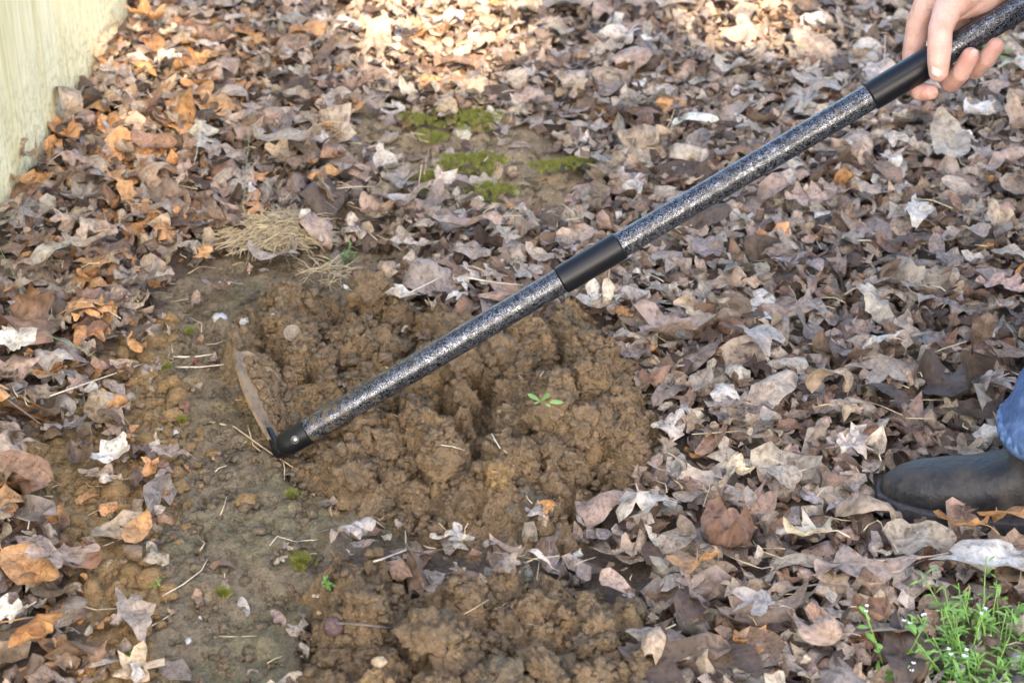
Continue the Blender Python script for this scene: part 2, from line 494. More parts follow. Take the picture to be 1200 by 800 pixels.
def zones(x, y):
    px, py = proj(x, y)
    wx = (fbm(x * 9, y * 9, 4, 11) - 0.5) * 70; wy = (fbm(x * 9, y * 9, 4, 23) - 0.5) * 50
    qx, qy = px + wx, py + wy
    d = {}
    for k, poly, w in (('heap1', Z_HEAP1, 10), ('heap2', Z_HEAP2, 10), ('damp', Z_DAMP, 22), ('ochre', Z_OCHRE, 25), ('far', Z_FAR, 18), ('strip', Z_STRIP, 14), ('thin', Z_THIN, 30)):
        d[k] = sstep(-w, w, sdist(qx, qy, poly))
    d['px'], d['py'] = px, py
    return d

_a = at(0, 240, 0.085); _b = at(146, 14, 0.085); BOARD_A = _a - (_b - _a) * 0.75; BOARD_B = _b + (_b - _a) * 0.03; BOARD_A[2] = BOARD_B[2] = 0      # foot of the board wall, near end and far end
bd = (BOARD_B - BOARD_A); bd[2] = 0; BOARD_LEN = float(np.linalg.norm(bd)); bd /= BOARD_LEN
bn = np.array((bd[1], -bd[0], 0.0))                 # faces right

def base_h(x, y):
    h = (fbm(x * 2.2, y * 2.2, 3, 3) - 0.5) * 0.05 + (fbm(x * 9, y * 9, 3, 5) - 0.5) * 0.018
    dist = (x - BOARD_A[0]) * bn[0] + (y - BOARD_A[1]) * bn[1]
    h = h + 0.07 * np.exp(-np.clip(dist, 0, 9) / 0.14)         # litter banked against the wall
    return h * np.clip(1.4 - np.hypot(x, y - 2.4) / 9, 0, 1)

# ------------------------------------------------------------------ soil heaps as height fields of packed clods
# axis of the hoe handle
P0 = at(347, 513, 0.050); D0 = depth_of(P0)
P1 = at_depth(1100, 66, D0 / 1.03)
TD = (P1 - P0) / np.linalg.norm(P1 - P0)
RT = 15.2 * D0 / FPX
BL_TIP = at(274, 410, 0.085); BL_HEEL = at(326, 530, 0.022)
def hoe_clear(X, Y, Z):
    """the handle and the blade press the loose soil down"""
    hd = TD[:2] / np.linalg.norm(TD[:2]); along = (X - P0[0]) * hd[0] + (Y - P0[1]) * hd[1]; perp = np.abs((X - P0[0]) * -hd[1] + (Y - P0[1]) * hd[0])
    az = P0[2] + along / np.linalg.norm(TD[:2]) * TD[2]
    lim = az - RT * 0.75 + np.clip(perp - RT * 1.3, 0, 9) * 0.9
    Z = np.where(along > -0.05, np.minimum(Z, np.maximum(lim, 0.004)), Z)
    e = (BL_TIP - BL_HEEL)[:2]; t = np.clip(((X - BL_HEEL[0]) * e[0] + (Y - BL_HEEL[1]) * e[1]) / (e @ e), 0, 1)
    dx = X - BL_HEEL[0] - t * e[0]; dy = Y - BL_HEEL[1] - t * e[1]
    d = np.hypot(dx, dy)
    lim = 0.012 + 0.035 * t + np.clip(d - 0.035, 0, 9) * 0.8 - np.where(dx > 0, 0.0, 0.01)
    return np.minimum(Z, lim)

class Heap:
    def __init__(s, poly, step, seed, dome, lump):
        pts = np.array([at(*p)[:2] for p in poly])
        s.x0, s.y0 = pts.min(0) - 0.07; x1, y1 = pts.max(0) + 0.07
        s.step = step
        s.xs = np.arange(s.x0, x1, step); s.ys = np.arange(s.y0, y1, step)
        X, Y = np.meshgrid(s.xs, s.ys, indexing='ij')
        px, py = proj(X, Y)
        wx = (fbm(X * 22, Y * 22, 3, seed) - 0.5) * 46; wy = (fbm(X * 22, Y * 22, 3, seed + 4) - 0.5) * 34
        sd = sdist(px + wx, py + wy, poly)
        mask = sstep(-12, 60, sd)
        edge = sstep(-26, 14, sd)
        r = np.random.default_rng(seed)
        d = mask * dome * (0.55 + 0.9 * fbm(X * 7, Y * 7, 3, seed + 9))
        # union of rounded clods
        H = np.zeros_like(X) - 0.026
        n = lump
        wxx = (fbm(X * 60, Y * 60, 3, seed + 31) - 0.5) * 0.024; wyy = (fbm(X * 60, Y * 60, 3, seed + 37) - 0.5) * 0.024
        XW, YW = X + wxx, Y + wyy
        cx = r.uniform(s.xs[0], s.xs[-1], n); cy = r.uniform(s.ys[0], s.ys[-1], n)
        rad = np.clip(r.lognormal(math.log(0.0135), 0.55, n), 0.005, 0.034)
        for k in range(n):
            R = rad[k]; w = int((R + 0.014) / step) + 1
            i = int((cx[k] - s.xs[0]) / step); j = int((cy[k] - s.ys[0]) / step)
            a0, a1, b0, b1 = max(0, i - w), i + w + 1, max(0, j - w), j + w + 1
            q = ((XW[a0:a1, b0:b1] - cx[k]) ** 2 + (YW[a0:a1, b0:b1] - cy[k]) ** 2) / (R * R)
            hh = np.sqrt(np.clip(1 - q, 0, 1)) * R * 1.75 + r.uniform(-0.9, 0.1) * R
            H[a0:a1, b0:b1] = np.where(q < 1, np.maximum(H[a0:a1, b0:b1], hh), H[a0:a1, b0:b1])
        fine = (fbm(X * 130, Y * 130, 3, seed + 50) - 0.5) * 0.008
        B = np.zeros_like(X); n2 = lump * 12
        cx = r.uniform(s.xs[0], s.xs[-1], n2); cy = r.uniform(s.ys[0], s.ys[-1], n2); rad = np.clip(r.lognormal(math.log(0.0036), 0.45, n2), 0.0018, 0.010)
        XW, YW = X + wxx * 0.35 + (vnoise(X * 260, Y * 260, seed + 60) - 0.5) * 0.004, Y + wyy * 0.35 + (vnoise(X * 260, Y * 260, seed + 61) - 0.5) * 0.004
        tl_ = r.normal(0, 0.4, (n2, 2))
        for k in range(n2):
            R = rad[k]; w = int((R + 0.006) / step) + 1
            i = int((cx[k] - s.xs[0]) / step); j = int((cy[k] - s.ys[0]) / step)
            a0, a1, b0, b1 = max(0, i - w), i + w + 1, max(0, j - w), j + w + 1
            q = ((XW[a0:a1, b0:b1] - cx[k]) ** 2 + (YW[a0:a1, b0:b1] - cy[k]) ** 2) / (R * R)
            hh = (np.clip(1 - q, 0, 1) ** 0.75 * 1.35 + tl_[k, 0] * (XW[a0:a1, b0:b1] - cx[k]) / R + tl_[k, 1] * (YW[a0:a1, b0:b1] - cy[k]) / R) * R * (q < 1)
            B[a0:a1, b0:b1] = np.maximum(B[a0:a1, b0:b1], hh)
        fine = fine + B - 0.003
        z = base_h(X, Y) - 0.016 * (1 - edge) - 0.004 + d + edge * (np.maximum(H, -0.026) + fine)
        z = hoe_clear(X, Y, z)
        s.Z = z; s.X, s.Y = X, Y; s.edge = edge
    def h(s, x, y):
        i = np.clip((np.asarray(x) - s.xs[0]) / s.step, 0, len(s.xs) - 1.001); j = np.clip((np.asarray(y) - s.ys[0]) / s.step, 0, len(s.ys) - 1.001)
        v = s.Z[np.round(i).astype(int), np.round(j).astype(int)]
        out = (np.asarray(x) < s.xs[0]) | (np.asarray(x) > s.xs[-1]) | (np.asarray(y) < s.ys[0]) | (np.asarray(y) > s.ys[-1])
        return np.where(out, -1, v)

heap1 = Heap(Z_HEAP1, 0.0019, 101, 0.026, 900)
heap2 = Heap(Z_HEAP2, 0.0019, 211, 0.010, 620)

def surf(x, y):
    x = np.asarray(x, float); y = np.asarray(y, float)
    return np.maximum(base_h(x, y), np.maximum(heap1.h(x, y), heap2.h(x, y)))

def at_surf(px, py, dz=0.0):
    zs = np.linspace(0.16, -0.06, 221); d = ray(px, py)
    P = CAMP[None] + d[None] * ((zs - CAM_H) / d[2])[:, None]
    k = int(np.argmax(surf(P[:, 0], P[:, 1]) >= zs))
    return at(px, py, zs[k] + dz)

C_DUG = np.array((0.315, 0.220, 0.128)); C_DAMP = np.array((0.33, 0.262, 0.170)); C_OCHRE = np.array((0.50, 0.345, 0.17))
C_HUMUS = np.array((0.20, 0.15, 0.112)); C_FAR = np.array((0.43, 0.325, 0.20)); C_GREENISH = np.array((0.25, 0.228, 0.13))

def grid_faces(nx, ny):
    i, j = np.meshgrid(np.arange(nx - 1), np.arange(ny - 1), indexing='ij')
    a = (i * ny + j).ravel()
    return np.stack((a, a + ny, a + ny + 1, a + 1), 1)

def lines(lo, hi, step, far):
    c = list(np.arange(lo, hi, step)); a = []; d = step
    v = lo
    while v > -far:
        d *= 1.22; v -= d; a.append(v)
    b = []; d = step; v = c[-1]
    while v < far:
        d *= 1.22; v += d; b.append(v)
    return np.array(a[::-1] + c + b)

gx = lines(-1.0, 1.0, 0.0066, 90); gy = lines(1.42, 3.50, 0.0085, 90)
X, Y = np.meshgrid(gx, gy, indexing='ij')
zn = zones(X, Y)
bare = np.maximum(np.maximum(zn['damp'], zn['ochre']), np.maximum(zn['far'], zn['thin']))
Zg = base_h(X, Y)
rough = fbm(X * 55, Y * 55, 4, 71, 0.6) - 0.5
crumb = np.clip(fbm(X * 85, Y * 85, 2, 91) - 0.52, 0, 1)
Zg = Zg + bare * (rough * 0.020 + crumb * 0.022)
under = np.maximum(heap1.h(X, Y), heap2.h(X, Y))
Zg = np.where(under > -0.5, np.minimum(Zg, np.where(np.maximum(zn['heap1'], zn['heap2']) > 0.5, under - 0.012, Zg)), Zg)
colr = np.zeros(X.shape + (3,)) + C_HUMUS
def lay(colr, c, w): return colr * (1 - w[..., None]) + c * w[..., None]
colr = lay(colr, C_FAR * 0.85, zn['thin']); colr = lay(colr, C_FAR, zn['far'])
colr = lay(colr, C_DAMP, zn['damp'])
g = zn['damp'] * sstep(0.5, 0.66, fbm(X * 11, Y * 11, 4, 301)) * 0.6
colr = lay(colr, C_GREENISH, g)
colr = lay(colr, C_OCHRE, zn['ochre'] * sstep(0.32, 0.55, fbm(X * 14, Y * 14, 4, 333)) * 0.9)
colr = lay(colr, C_DUG, np.maximum(zn['heap1'], zn['heap2']))
colr = lay(colr, C_HUMUS, zn['strip'] * 0.8)
ground = mesh_np('ground', np.stack((X, Y, Zg), -1).reshape(-1, 3), grid_faces(len(gx), len(gy)), M_GROUND, None, True,
                 {'col': ('FLOAT_COLOR', np.concatenate((colr, np.ones(X.shape + (1,))), -1).reshape(-1, 4))})
tag(ground, 'bare brown woodland soil showing between the fallen leaves', kind='structure')

def heap_obj(h, label, seed):
    n = fbm(h.X * 9, h.Y * 9, 3, seed)
    c = np.zeros(h.X.shape + (3,)) + C_DUG
    c = lay(c, C_OCHRE * 0.85, sstep(0.60, 0.74, n) * 0.55)
    c = lay(c, C_DAMP * 0.85, sstep(0.45, 0.28, n) * 0.6)
    keep = h.edge > 0.02
    fc = grid_faces(len(h.xs), len(h.ys))
    kf = keep.ravel()[fc].any(1)
    fc = fc[kf]
    used, inv = np.unique(fc, return_inverse=True)
    V = np.stack((h.X, h.Y, h.Z), -1).reshape(-1, 3)[used]
    cc = np.concatenate((c, np.ones(c.shape[:2] + (1,))), -1).reshape(-1, 4)[used]
    o = mesh_np('soil_heap', V, inv.reshape(-1, 4), M_SOIL, None, True, {'col': ('FLOAT_COLOR', cc)})
    return tag(o, label, kind='structure')
H1 = heap_obj(heap1, 'freshly dug heap of crumbly brown soil under the hoe handle', 401)
H2 = heap_obj(heap2, 'second heap of dug brown soil at the bottom edge', 402)

# ------------------------------------------------------------------ clods
def lumpy(sub, seed, amp=0.35, freq=1.6, squash=0.8, crumbly=False):
    bm = bmesh.new(); bmesh.ops.create_icosphere(bm, subdivisions=sub, radius=1)
    r = np.random.default_rng(seed); off = r.uniform(-50, 50, 3)
    from mathutils import noise as mn
    for v in bm.verts:
        p = v.co.copy()
        k = 1 + amp * mn.noise(p * freq + Vector(off)) + amp * 0.55 * mn.noise(p * freq * 2.7 + Vector(off)) + amp * 0.3 * mn.noise(p * freq * 6 + Vector(off))
        if crumbly:
            for f_, a_ in ((3.0, 0.34), (6.5, 0.20), (12.0, 0.10)):
                d_ = mn.voronoi(p * f_ + Vector(off))[0][0]
                k += a_ * (0.45 - d_)
        v.co = p * k; v.co.z *= squash
    return bm

clod_mesh = []
for k in range(8):
    bm = lumpy(4, 500 + k, 0.55, 1.5, 0.85, True)
    me = bpy.data.meshes.new('clod'); bm.to_mesh(me); bm.free()
    for p in me.polygons: p.use_smooth = True
    me.materials.append(None)
    clod_mesh.append(me)

CLEAR = [at(*q_) for q_ in ((360, 500), (380, 490), (400, 480), (345, 540), (392, 742), (420, 731), (450, 735), (492, 755), (634, 474), (343, 397), (590, 530), (300, 450), (320, 500))]
def put_clods(parent, heap, n, seed, rlo, rhi):
    r = np.random.default_rng(seed)
    idx = np.argwhere(heap.edge > 0.75)
    done = 0
    for _ in range(n):
        i, j = idx[r.integers(len(idx))]
        x, y = heap.xs[i], heap.ys[j]
        if any((x - c_[0]) ** 2 + (y - c_[1]) ** 2 < 0.042 ** 2 for c_ in CLEAR): continue
        R = float(np.clip(r.lognormal(math.log(rlo * 1.7), 0.5), rlo, rhi))
        o = bpy.data.objects.new('clod', clod_mesh[r.integers(8)])
        o.location = (x, y, float(heap.Z[i, j]) + R * r.uniform(-0.35, 0.25))
        o.scale = (R * r.uniform(0.8, 1.2), R * r.uniform(0.8, 1.2), R * r.uniform(0.75, 1.1))
        o.rotation_euler = (r.uniform(-0.5, 0.5), r.uniform(-0.5, 0.5), r.uniform(0, 6.28))
        link(o, parent)
        o.material_slots[0].link = 'OBJECT'
        q = r.random()
        o.material_slots[0].material = M_CLOD if q < 0.8 else (M_CLOD_GREY if q < 0.93 else M_CLOD_OCHRE)
put_clods(H1, heap1, 170, 61, 0.007, 0.028)
put_clods(H2, heap2, 100, 62, 0.007, 0.028)

def scatter_lumps(name, X, Y, R, bms, mat, parent, sink=0.2, seed=1):
    r = np.random.default_rng(seed)
    tmpl = []
    for bm in bms:
        bm.verts.ensure_lookup_table()
        tmpl.append((np.array([v.co[:] for v in bm.verts]), np.array([[v.index for v in f.verts] for f in bm.faces]))); bm.free()
    Vs, Fs, n = [], [], 0
    Z = surf(X, Y)
    for k in range(len(X)):
        tv, tf = tmpl[k % len(tmpl)]
        a = r.uniform(0, 6.28); c, s = math.cos(a), math.sin(a)
        v = tv * R[k] * r.uniform(0.75, 1.25, 3)
        v = np.stack((v[:, 0] * c - v[:, 1] * s, v[:, 0] * s + v[:, 1] * c, v[:, 2]), 1) + (X[k], Y[k], Z[k] + R[k] * (0.5 - sink))
        Vs.append(v); Fs.append(tf + n); n += len(tv)
    return mesh_np(name, np.concatenate(Vs), np.concatenate(Fs), mat, parent, False)

def sample_zone(n, fn, seed, xr=(-0.75, 0.75), yr=(1.42, 2.4)):
    r = np.random.default_rng(seed); ox, oy = [], []
    while len(ox) < n:
        x = r.uniform(*xr, 4000); y = r.uniform(*yr, 4000)
        k = r.random(4000) < fn(x, y)
        ox += list(x[k]); oy += list(y[k])
    return np.array(ox[:n]), np.array(oy[:n])

def heapw(x, y):
    z = zones(x, y); return np.clip(np.maximum(z['heap1'], z['heap2']), 0, 1) * (1 - 0.8 * z['strip'])
def dampw(x, y):
    z = zones(x, y); return np.clip(np.maximum(z['damp'] * 0.6, np.maximum(z['far'] * 0.45, z['thin'] * 0.4)), 0, 1)
def ochrew(x, y):
    z = zones(x, y); return np.clip(z['ochre'], 0, 1)
r = np.random.default_rng(9)
x, y = sample_zone(5200, heapw, 71)
tag(scatter_lumps('crumbs', x, y, np.clip(r.lognormal(math.log(0.0032), 0.45, len(x)), 0.0012, 0.009), [lumpy(1 + k % 2, 600 + k, 0.8) for k in range(5)], M_CLOD, H1, seed=2), kind='stuff')
x, y = sample_zone(7000, dampw, 72, (-0.75, 0.75), (1.42, 3.2))
tag(scatter_lumps('soil_crumbs', x, y, np.clip(r.lognormal(math.log(0.0022), 0.55, len(x)), 0.0008, 0.008), [lumpy(1, 620 + k, 0.5) for k in range(5)], M_CLOD_GREY, ground, seed=3), kind='stuff')
x, y = sample_zone(1900, ochrew, 73)
tag(scatter_lumps('ochre_crumbs', x, y, np.clip(r.lognormal(math.log(0.0036), 0.6, len(x)), 0.001, 0.015), [lumpy(2 - (k % 3 == 0), 640 + k, 0.5) for k in range(5)], M_CLOD_OCHRE, ground, seed=4), kind='stuff')

# ------------------------------------------------------------------ the board wall
wall = empty('board_wall', tuple(BOARD_A))
tag(wall, 'pale yellow-green treated wooden board wall at the upper left corner', 'wall')
ang = math.atan2(bd[1], bd[0])
PW = 1.3; npl = int(math.ceil(BOARD_LEN / PW))
for k in range(npl):
    s1 = BOARD_LEN - k * PW; s0 = s1 - PW + 0.0025
    bm = bmesh.new(); bmesh.ops.create_cube(bm, size=1)
    for v in bm.verts:
        v.co.x *= (s1 - s0); v.co.y *= 0.026; v.co.z = (v.co.z + 0.5) * 1.0
    bmesh.ops.bevel(bm, geom=bm.edges[:], offset=0.002, segments=2, affect='EDGES')
    o = from_bm('plank', bm, M_WOOD, wall, False)
    c = bd * (s0 + s1) / 2 - bn * (0.013 + 0.0012 * (k % 3))
    o.location = (c[0], c[1], -0.08); o.rotation_euler = (0, 0, ang)
for zz in (0.2, 0.75):
    bm = bmesh.new(); bmesh.ops.create_cube(bm, size=1)
    for v in bm.verts:
        v.co.x *= BOARD_LEN - 0.02; v.co.y *= 0.038; v.co.z *= 0.088
    o = from_bm('rail', bm, M_WOOD, wall, False)
    c = bd * BOARD_LEN / 2 - bn * 0.049
    o.location = (c[0], c[1], zz); o.rotation_euler = (0, 0, ang)

# ------------------------------------------------------------------ leaves
def outline(kind, S, r):
    th = np.linspace(0, 2 * np.pi, S, endpoint=False)
    if kind == 'oval':
        w = r.uniform(0.2, 0.32)
        x = w * np.sign(np.sin(th)) * np.abs(np.sin(th)) ** 1.15 * (1 - 0.18 * np.cos(th)); y = 0.5 * np.cos(th)
        k = 1 + 0.03 * np.sin(th * S / 2) + (vnoise(np.cos(th) * 3 + r.uniform(0, 99), np.sin(th) * 3) - 0.5) * 0.12
        return np.stack((x * k, y), 1)
    if kind == 'narrow':
        x = 0.1 * np.sign(np.sin(th)) * np.abs(np.sin(th)) ** 1.2; y = 0.5 * np.cos(th)
        return np.stack((x, y), 1)
    if kind == 'maple':
        R = np.full(S, 0.2)
        dth = (th + np.pi) % (2 * np.pi) - np.pi
        for c, L, w in ((0, .56, .5), (.92, .50, .46), (-.92, .50, .46), (1.95, .36, .44), (-1.95, .36, .44)):
            c += r.normal(0, 0.05); L *= r.uniform(0.88, 1.1)
            q = np.clip(1 - np.abs(dth - c) / w, 0, 1)
            R = np.maximum(R, 0.19 + (L - 0.19) * q ** 0.85)
        R = R * (1 + (vnoise(th * 6 + r.uniform(0, 99), th * 0) - 0.5) * 0.22)
        R *= np.where(np.abs(dth) > 2.75, 0.75, 1)
        return np.stack((R * np.sin(th), R * np.cos(th)), 1)
    if kind == 'oak':
        t = (1 - np.cos(th)) / 2      # 0 tip, 1 base
        w = (0.30 * np.sin(np.pi * np.clip(t, 0, 1) ** 0.85) ** 0.8) * (0.70 + 0.42 * np.cos(2 * np.pi * (3.3 * t + r.uniform(-.1, .1))))
        x = np.sign(np.sin(th)) * (np.maximum(w, 0) + 0.01); y = 0.5 - t
        k = 1 + (vnoise(th * 5 + r.uniform(0, 99), th * 0) - 0.5) * 0.25
        return np.stack((x * k, y), 1)
    R = 0.36 * (0.6 + 0.9 * vnoise(th * 1.6 + r.uniform(0, 99), th * 0)) * (1 + (vnoise(th * 7 + r.uniform(0, 99), th * 0) - 0.5) * 0.35)
    return np.stack((R * np.sin(th) * r.uniform(0.5, 0.95), R * np.cos(th) * 1.3), 1)

def bend(V, phi, kap):
    """roll the sheet about an in-plane axis at angle phi"""
    if abs(kap) < 1e-3: return V
    c, s = math.cos(phi), math.sin(phi)
    u = V[:, 0] * c + V[:, 1] * s; w = -V[:, 0] * s + V[:, 1] * c; z = V[:, 2]
    k = kap * (1 + 0.0 * u)
    rr = 1 / kap - z
    w2 = rr * np.sin(w * k); z2 = 1 / kap - rr * np.cos(w * k)
    return np.stack((u * c - w2 * s, u * s + w2 * c, z2), 1)

def leaf_arrays(kind, S, rings, r, curl=1.0, wr=1.0):
    P = outline(kind, S, r)
    fr = {1: [1.0], 2: [0.55, 1.0], 3: [0.36, 0.7, 1.0], 4: [0.28, 0.54, 0.78, 1.0]}[rings]
    V = [np.zeros((1, 2))] + [P * f for f in fr]
    V2 = np.concatenate(V)
    F, L = [], []
    for k in range(S):
        F += [0, 1 + k, 1 + (k + 1) % S]; L.append(3)
    for j in range(rings - 1):
        a, b_ = 1 + j * S, 1 + (j + 1) * S
        for k in range(S):
            k2 = (k + 1) % S
            F += [a + k, b_ + k, b_ + k2, a + k2]; L.append(4)
    x, y = V2[:, 0], V2[:, 1]
    o = r.uniform(0, 100)
    z = (fbm(x * 3 + o, y * 3 + o, 2, 5) - 0.5) * 0.30 * wr + (vnoise(x * 8 + o, y * 8, 6) - 0.5) * 0.09 * wr
    z = z + 0.12 * wr * np.abs(x) * r.uniform(-1, 2)          # folded at the midrib
    rad = np.hypot(x, y) * 2
    thh = np.arctan2(y, x)
    z = z + rad ** 2.5 * (vnoise(np.cos(thh) * 1.8 + o, np.sin(thh) * 1.8, 8) - 0.35) * 0.42 * curl
    V3 = np.stack((x, y, z), 1)
    k1 = r.normal(0, 3.0) * curl; k1 = math.copysign(min(max(abs(k1), 0.5), 9.0), k1)
    V3 = bend(V3, r.normal(0, 0.4), k1)
    V3 = bend(V3, math.pi / 2 + r.normal(0, 0.5), float(np.clip(r.normal(0, 1.6) * curl, -4, 4)))
    V3 = V3 - V3.mean(0)
    return V3, F, L, np.stack((x, y, np.zeros_like(x)), 1)

PAL = {
    'tan': S2L(172, 150, 126), 'grey_tan': S2L(161, 147, 133), 'pink_tan': S2L(166, 141, 126), 'brown': S2L(127, 103, 84),
    'dark_brown': S2L(92, 76, 66), 'pale': S2L(190, 179, 166), 'white': S2L(206, 200, 193), 'orange': S2L(188, 142, 94),
    'red_brown': S2L(144, 110, 88), 'purple_grey': S2L(140, 127, 121), 'lilac': S2L(172, 161, 156), 'cream': S2L(205, 192, 168),
}
for _k in PAL:      # weathered: part of the colour has bleached out
    _c = np.array(PAL[_k]); _g = float(_c @ (0.3, 0.6, 0.1)); _f = 0.10 if _k in ('orange', 'cream') else 0.24
    PAL[_k] = tuple((_c * (1 - _f) + _g * _f) * (1.02, 0.985, 0.90))
W_RIGHT = [('tan', .14), ('grey_tan', .25), ('pink_tan', .14), ('brown', .15), ('dark_brown', .10), ('pale', .08), ('white', .02), ('orange', .012), ('red_brown', .05), ('purple_grey', .15), ('lilac', .07)]
W_LEFT = [('tan', .22), ('grey_tan', .12), ('pink_tan', .16), ('brown', .15), ('dark_brown', .07), ('pale', .05), ('white', .01), ('orange', .19), ('red_brown', .07), ('purple_grey', .05), ('lilac', .03)]  # leaves' own oranges plus warm sunlight put into the colour mix

def pick_cols(n, leftness, r):
    ks = [k for k, _ in W_RIGHT]; P = np.array([PAL[k] for k in ks])
    wr = np.array([w for _, w in W_RIGHT]); wr /= wr.sum(); wl = np.array([w for _, w in W_LEFT]); wl /= wl.sum()
    ir = r.choice(len(ks), n, p=wr); il = r.choice(len(ks), n, p=wl)
    i = np.where(r.random(n) < leftness, il, ir)
    c = P[i] * r.normal(1, 0.13, (n, 1)).clip(0.6, 1.4) * r.normal(1, 0.016, (n, 3))
    return c.clip(0.01, 0.85), i

TOE = at(1032, 567, 0.02); TOE[2] = 0.006
HEEL = at(1318, 598, 0.02); fdir = HEEL - TOE; fdir[2] = 0; fdir /= np.linalg.norm(fdir); flat = np.array((-fdir[1], fdir[0], 0))
def litter_density(x, y):
    z = zones(x, y)
    d = np.ones_like(x)
    patch = fbm(x * 6, y * 6, 3, 801)
    d = np.where(z['far'] > 0.5, 0.045 + 0.16 * (patch > 0.56), d)
    d = np.where(z['thin'] > 0.5, 0.16 + 0.4 * (patch > 0.5), d)
    d = np.where(z['damp'] > 0.5, 0.09, d)
    d = np.where((z['ochre'] > 0.5), 0.16 + 0.5 * (patch > 0.50), d)
    hp_ = np.maximum(z['heap1'], z['heap2']); d = np.where(hp_ > 0.35, np.where(hp_ < 0.97, 0.10, 0.012), d)
    d = np.where(z['strip'] > 0.5, 0.5, d)
    # nothing inside or behind the board wall
    dist = (x - BOARD_A[0]) * bn[0] + (y - BOARD_A[1]) * bn[1]; al = (x - BOARD_A[0]) * bd[0] + (y - BOARD_A[1]) * bd[1]
    d = np.where((dist < 0.012) & (al < BOARD_LEN + 0.02), 0, d)
    bx_ = (x - TOE[0]) * fdir[0] + (y - TOE[1]) * fdir[1]; bl_ = np.abs((x - TOE[0]) * -fdir[1] + (y - TOE[1]) * fdir[0])
    d = np.where((bx_ > -0.005) & (bx_ < 0.30) & (bl_ < 0.05), 0, d)
    vis = (z['px'] > -160) & (z['px'] < 1360) & (z['py'] < 930) & (z['py'] > -120)
    return d * np.where(vis, 1, 0.14)

def tilt_mats(yaw, tilt, az):
    cy, sy = np.cos(yaw), np.sin(yaw); n = len(yaw)
    Rz = np.zeros((n, 3, 3)); Rz[:, 0, 0] = cy; Rz[:, 0, 1] = -sy; Rz[:, 1, 0] = sy; Rz[:, 1, 1] = cy; Rz[:, 2, 2] = 1
    ax, ay = np.cos(az), np.sin(az); c, s = np.cos(tilt), np.sin(tilt); C = 1 - c
    Rt = np.zeros((n, 3, 3))
    Rt[:, 0, 0] = c + ax * ax * C; Rt[:, 0, 1] = ax * ay * C; Rt[:, 0, 2] = ay * s
    Rt[:, 1, 0] = ax * ay * C; Rt[:, 1, 1] = c + ay * ay * C; Rt[:, 1, 2] = -ax * s
    Rt[:, 2, 0] = -ay * s; Rt[:, 2, 1] = ax * s; Rt[:, 2, 2] = c
    return Rt @ Rz

litter = empty('leaf_litter')
tag(litter, 'thick layer of dry brown fallen leaves covering the ground', kind='structure')

NL = 25500
r = np.random.default_rng(31)
lx, ly = sample_zone(NL, litter_density, 32, (-1.7, 1.8), (0.95, 4.5))
order = r.permutation(NL); lx, ly = lx[order], ly[order]
zpx, zpy = proj(lx, ly)
leftness = np.clip(sstep(480, 200, zpx + (zpy - 150) * 0.25), 0, 1)
cols, _ = pick_cols(NL, leftness, r)
kinds = [('maple', 22, 3), ('oak', 20, 3), ('oval', 15, 3), ('frag', 11, 3), ('frag', 11, 2), ('oval', 14, 3), ('frag', 13, 2), ('frag', 12, 2)]
NV = 64
tm = [leaf_arrays(*kinds[k % len(kinds)], np.random.default_rng(900 + k), r.uniform(0.25, 1.9), r.uniform(0.6, 1.5)) for k in range(NV)]
which = r.integers(0, NV, NL)
isfrag = np.array([kinds[k % len(kinds)][0] == 'frag' for k in range(NV)])[which]
size = np.where(isfrag, r.lognormal(math.log(0.022), 0.5, NL), r.lognormal(math.log(0.049), 0.36, NL)).clip(0.007, 0.11)
_zz = zones(lx, ly); size = np.where(np.maximum(_zz['damp'], np.maximum(_zz['heap1'], _zz['heap2'])) > 0.5, size * 0.5, np.where(_zz['ochre'] > 0.5, size * 0.7, np.where(_zz['strip'] > 0.5, size * 0.72, size))).clip(0.008, 0.11)
tilt = np.abs(r.normal(0, math.radians(19), NL)) + np.where(r.random(NL) < 0.10, 0.7, 0)
tilt = np.where(r.random(NL) < 0.5, tilt, math.pi - tilt)
sparse = litter_density(lx, ly) < 0.5
lz = surf(lx, ly) + np.where(sparse, r.uniform(0.004, 0.014, NL), r.uniform(0.0, 0.036, NL))
Rm = tilt_mats(r.uniform(0, 6.283, NL), tilt, r.uniform(0, 6.283, NL)) * size[:, None, None]
Vs, Fs, Ls, Cs, Ps, n = [], [], [], [], [], 0
for k in range(NV):
    idx = np.where(which == k)[0]
    tv, tf, tl, tp = tm[k]
    V = np.einsum('nij,vj->nvi', Rm[idx], tv) + np.stack((lx[idx], ly[idx], lz[idx]), 1)[:, None, :]
    # nothing sinks below the soil
    V[..., 2] = np.maximum(V[..., 2], lz[idx][:, None] - 0.016)
    m_ = len(tv)
    Vs.append(V.reshape(-1, 3)); Cs.append(np.repeat(cols[idx], m_, 0))
    p = np.tile(tp, (len(idx), 1)); p[:, 2] = np.repeat(r.random(len(idx)), m_); Ps.append(p)
    Fs.append((np.array(tf)[None] + (np.arange(len(idx)) * m_)[:, None]).ravel() + n); Ls.append(np.tile(tl, len(idx))); n += m_ * len(idx)
Cs = np.concatenate(Cs); Cs = np.concatenate((Cs, np.ones((len(Cs), 1))), 1)
lm = mesh_np('leaf_mass', np.concatenate(Vs), np.concatenate(Fs), M_LEAF, litter, True,
             {'col': ('FLOAT_COLOR', Cs), 'lp': ('FLOAT_VECTOR', np.concatenate(Ps))}, np.concatenate(Ls))
tag(lm, kind='stuff')

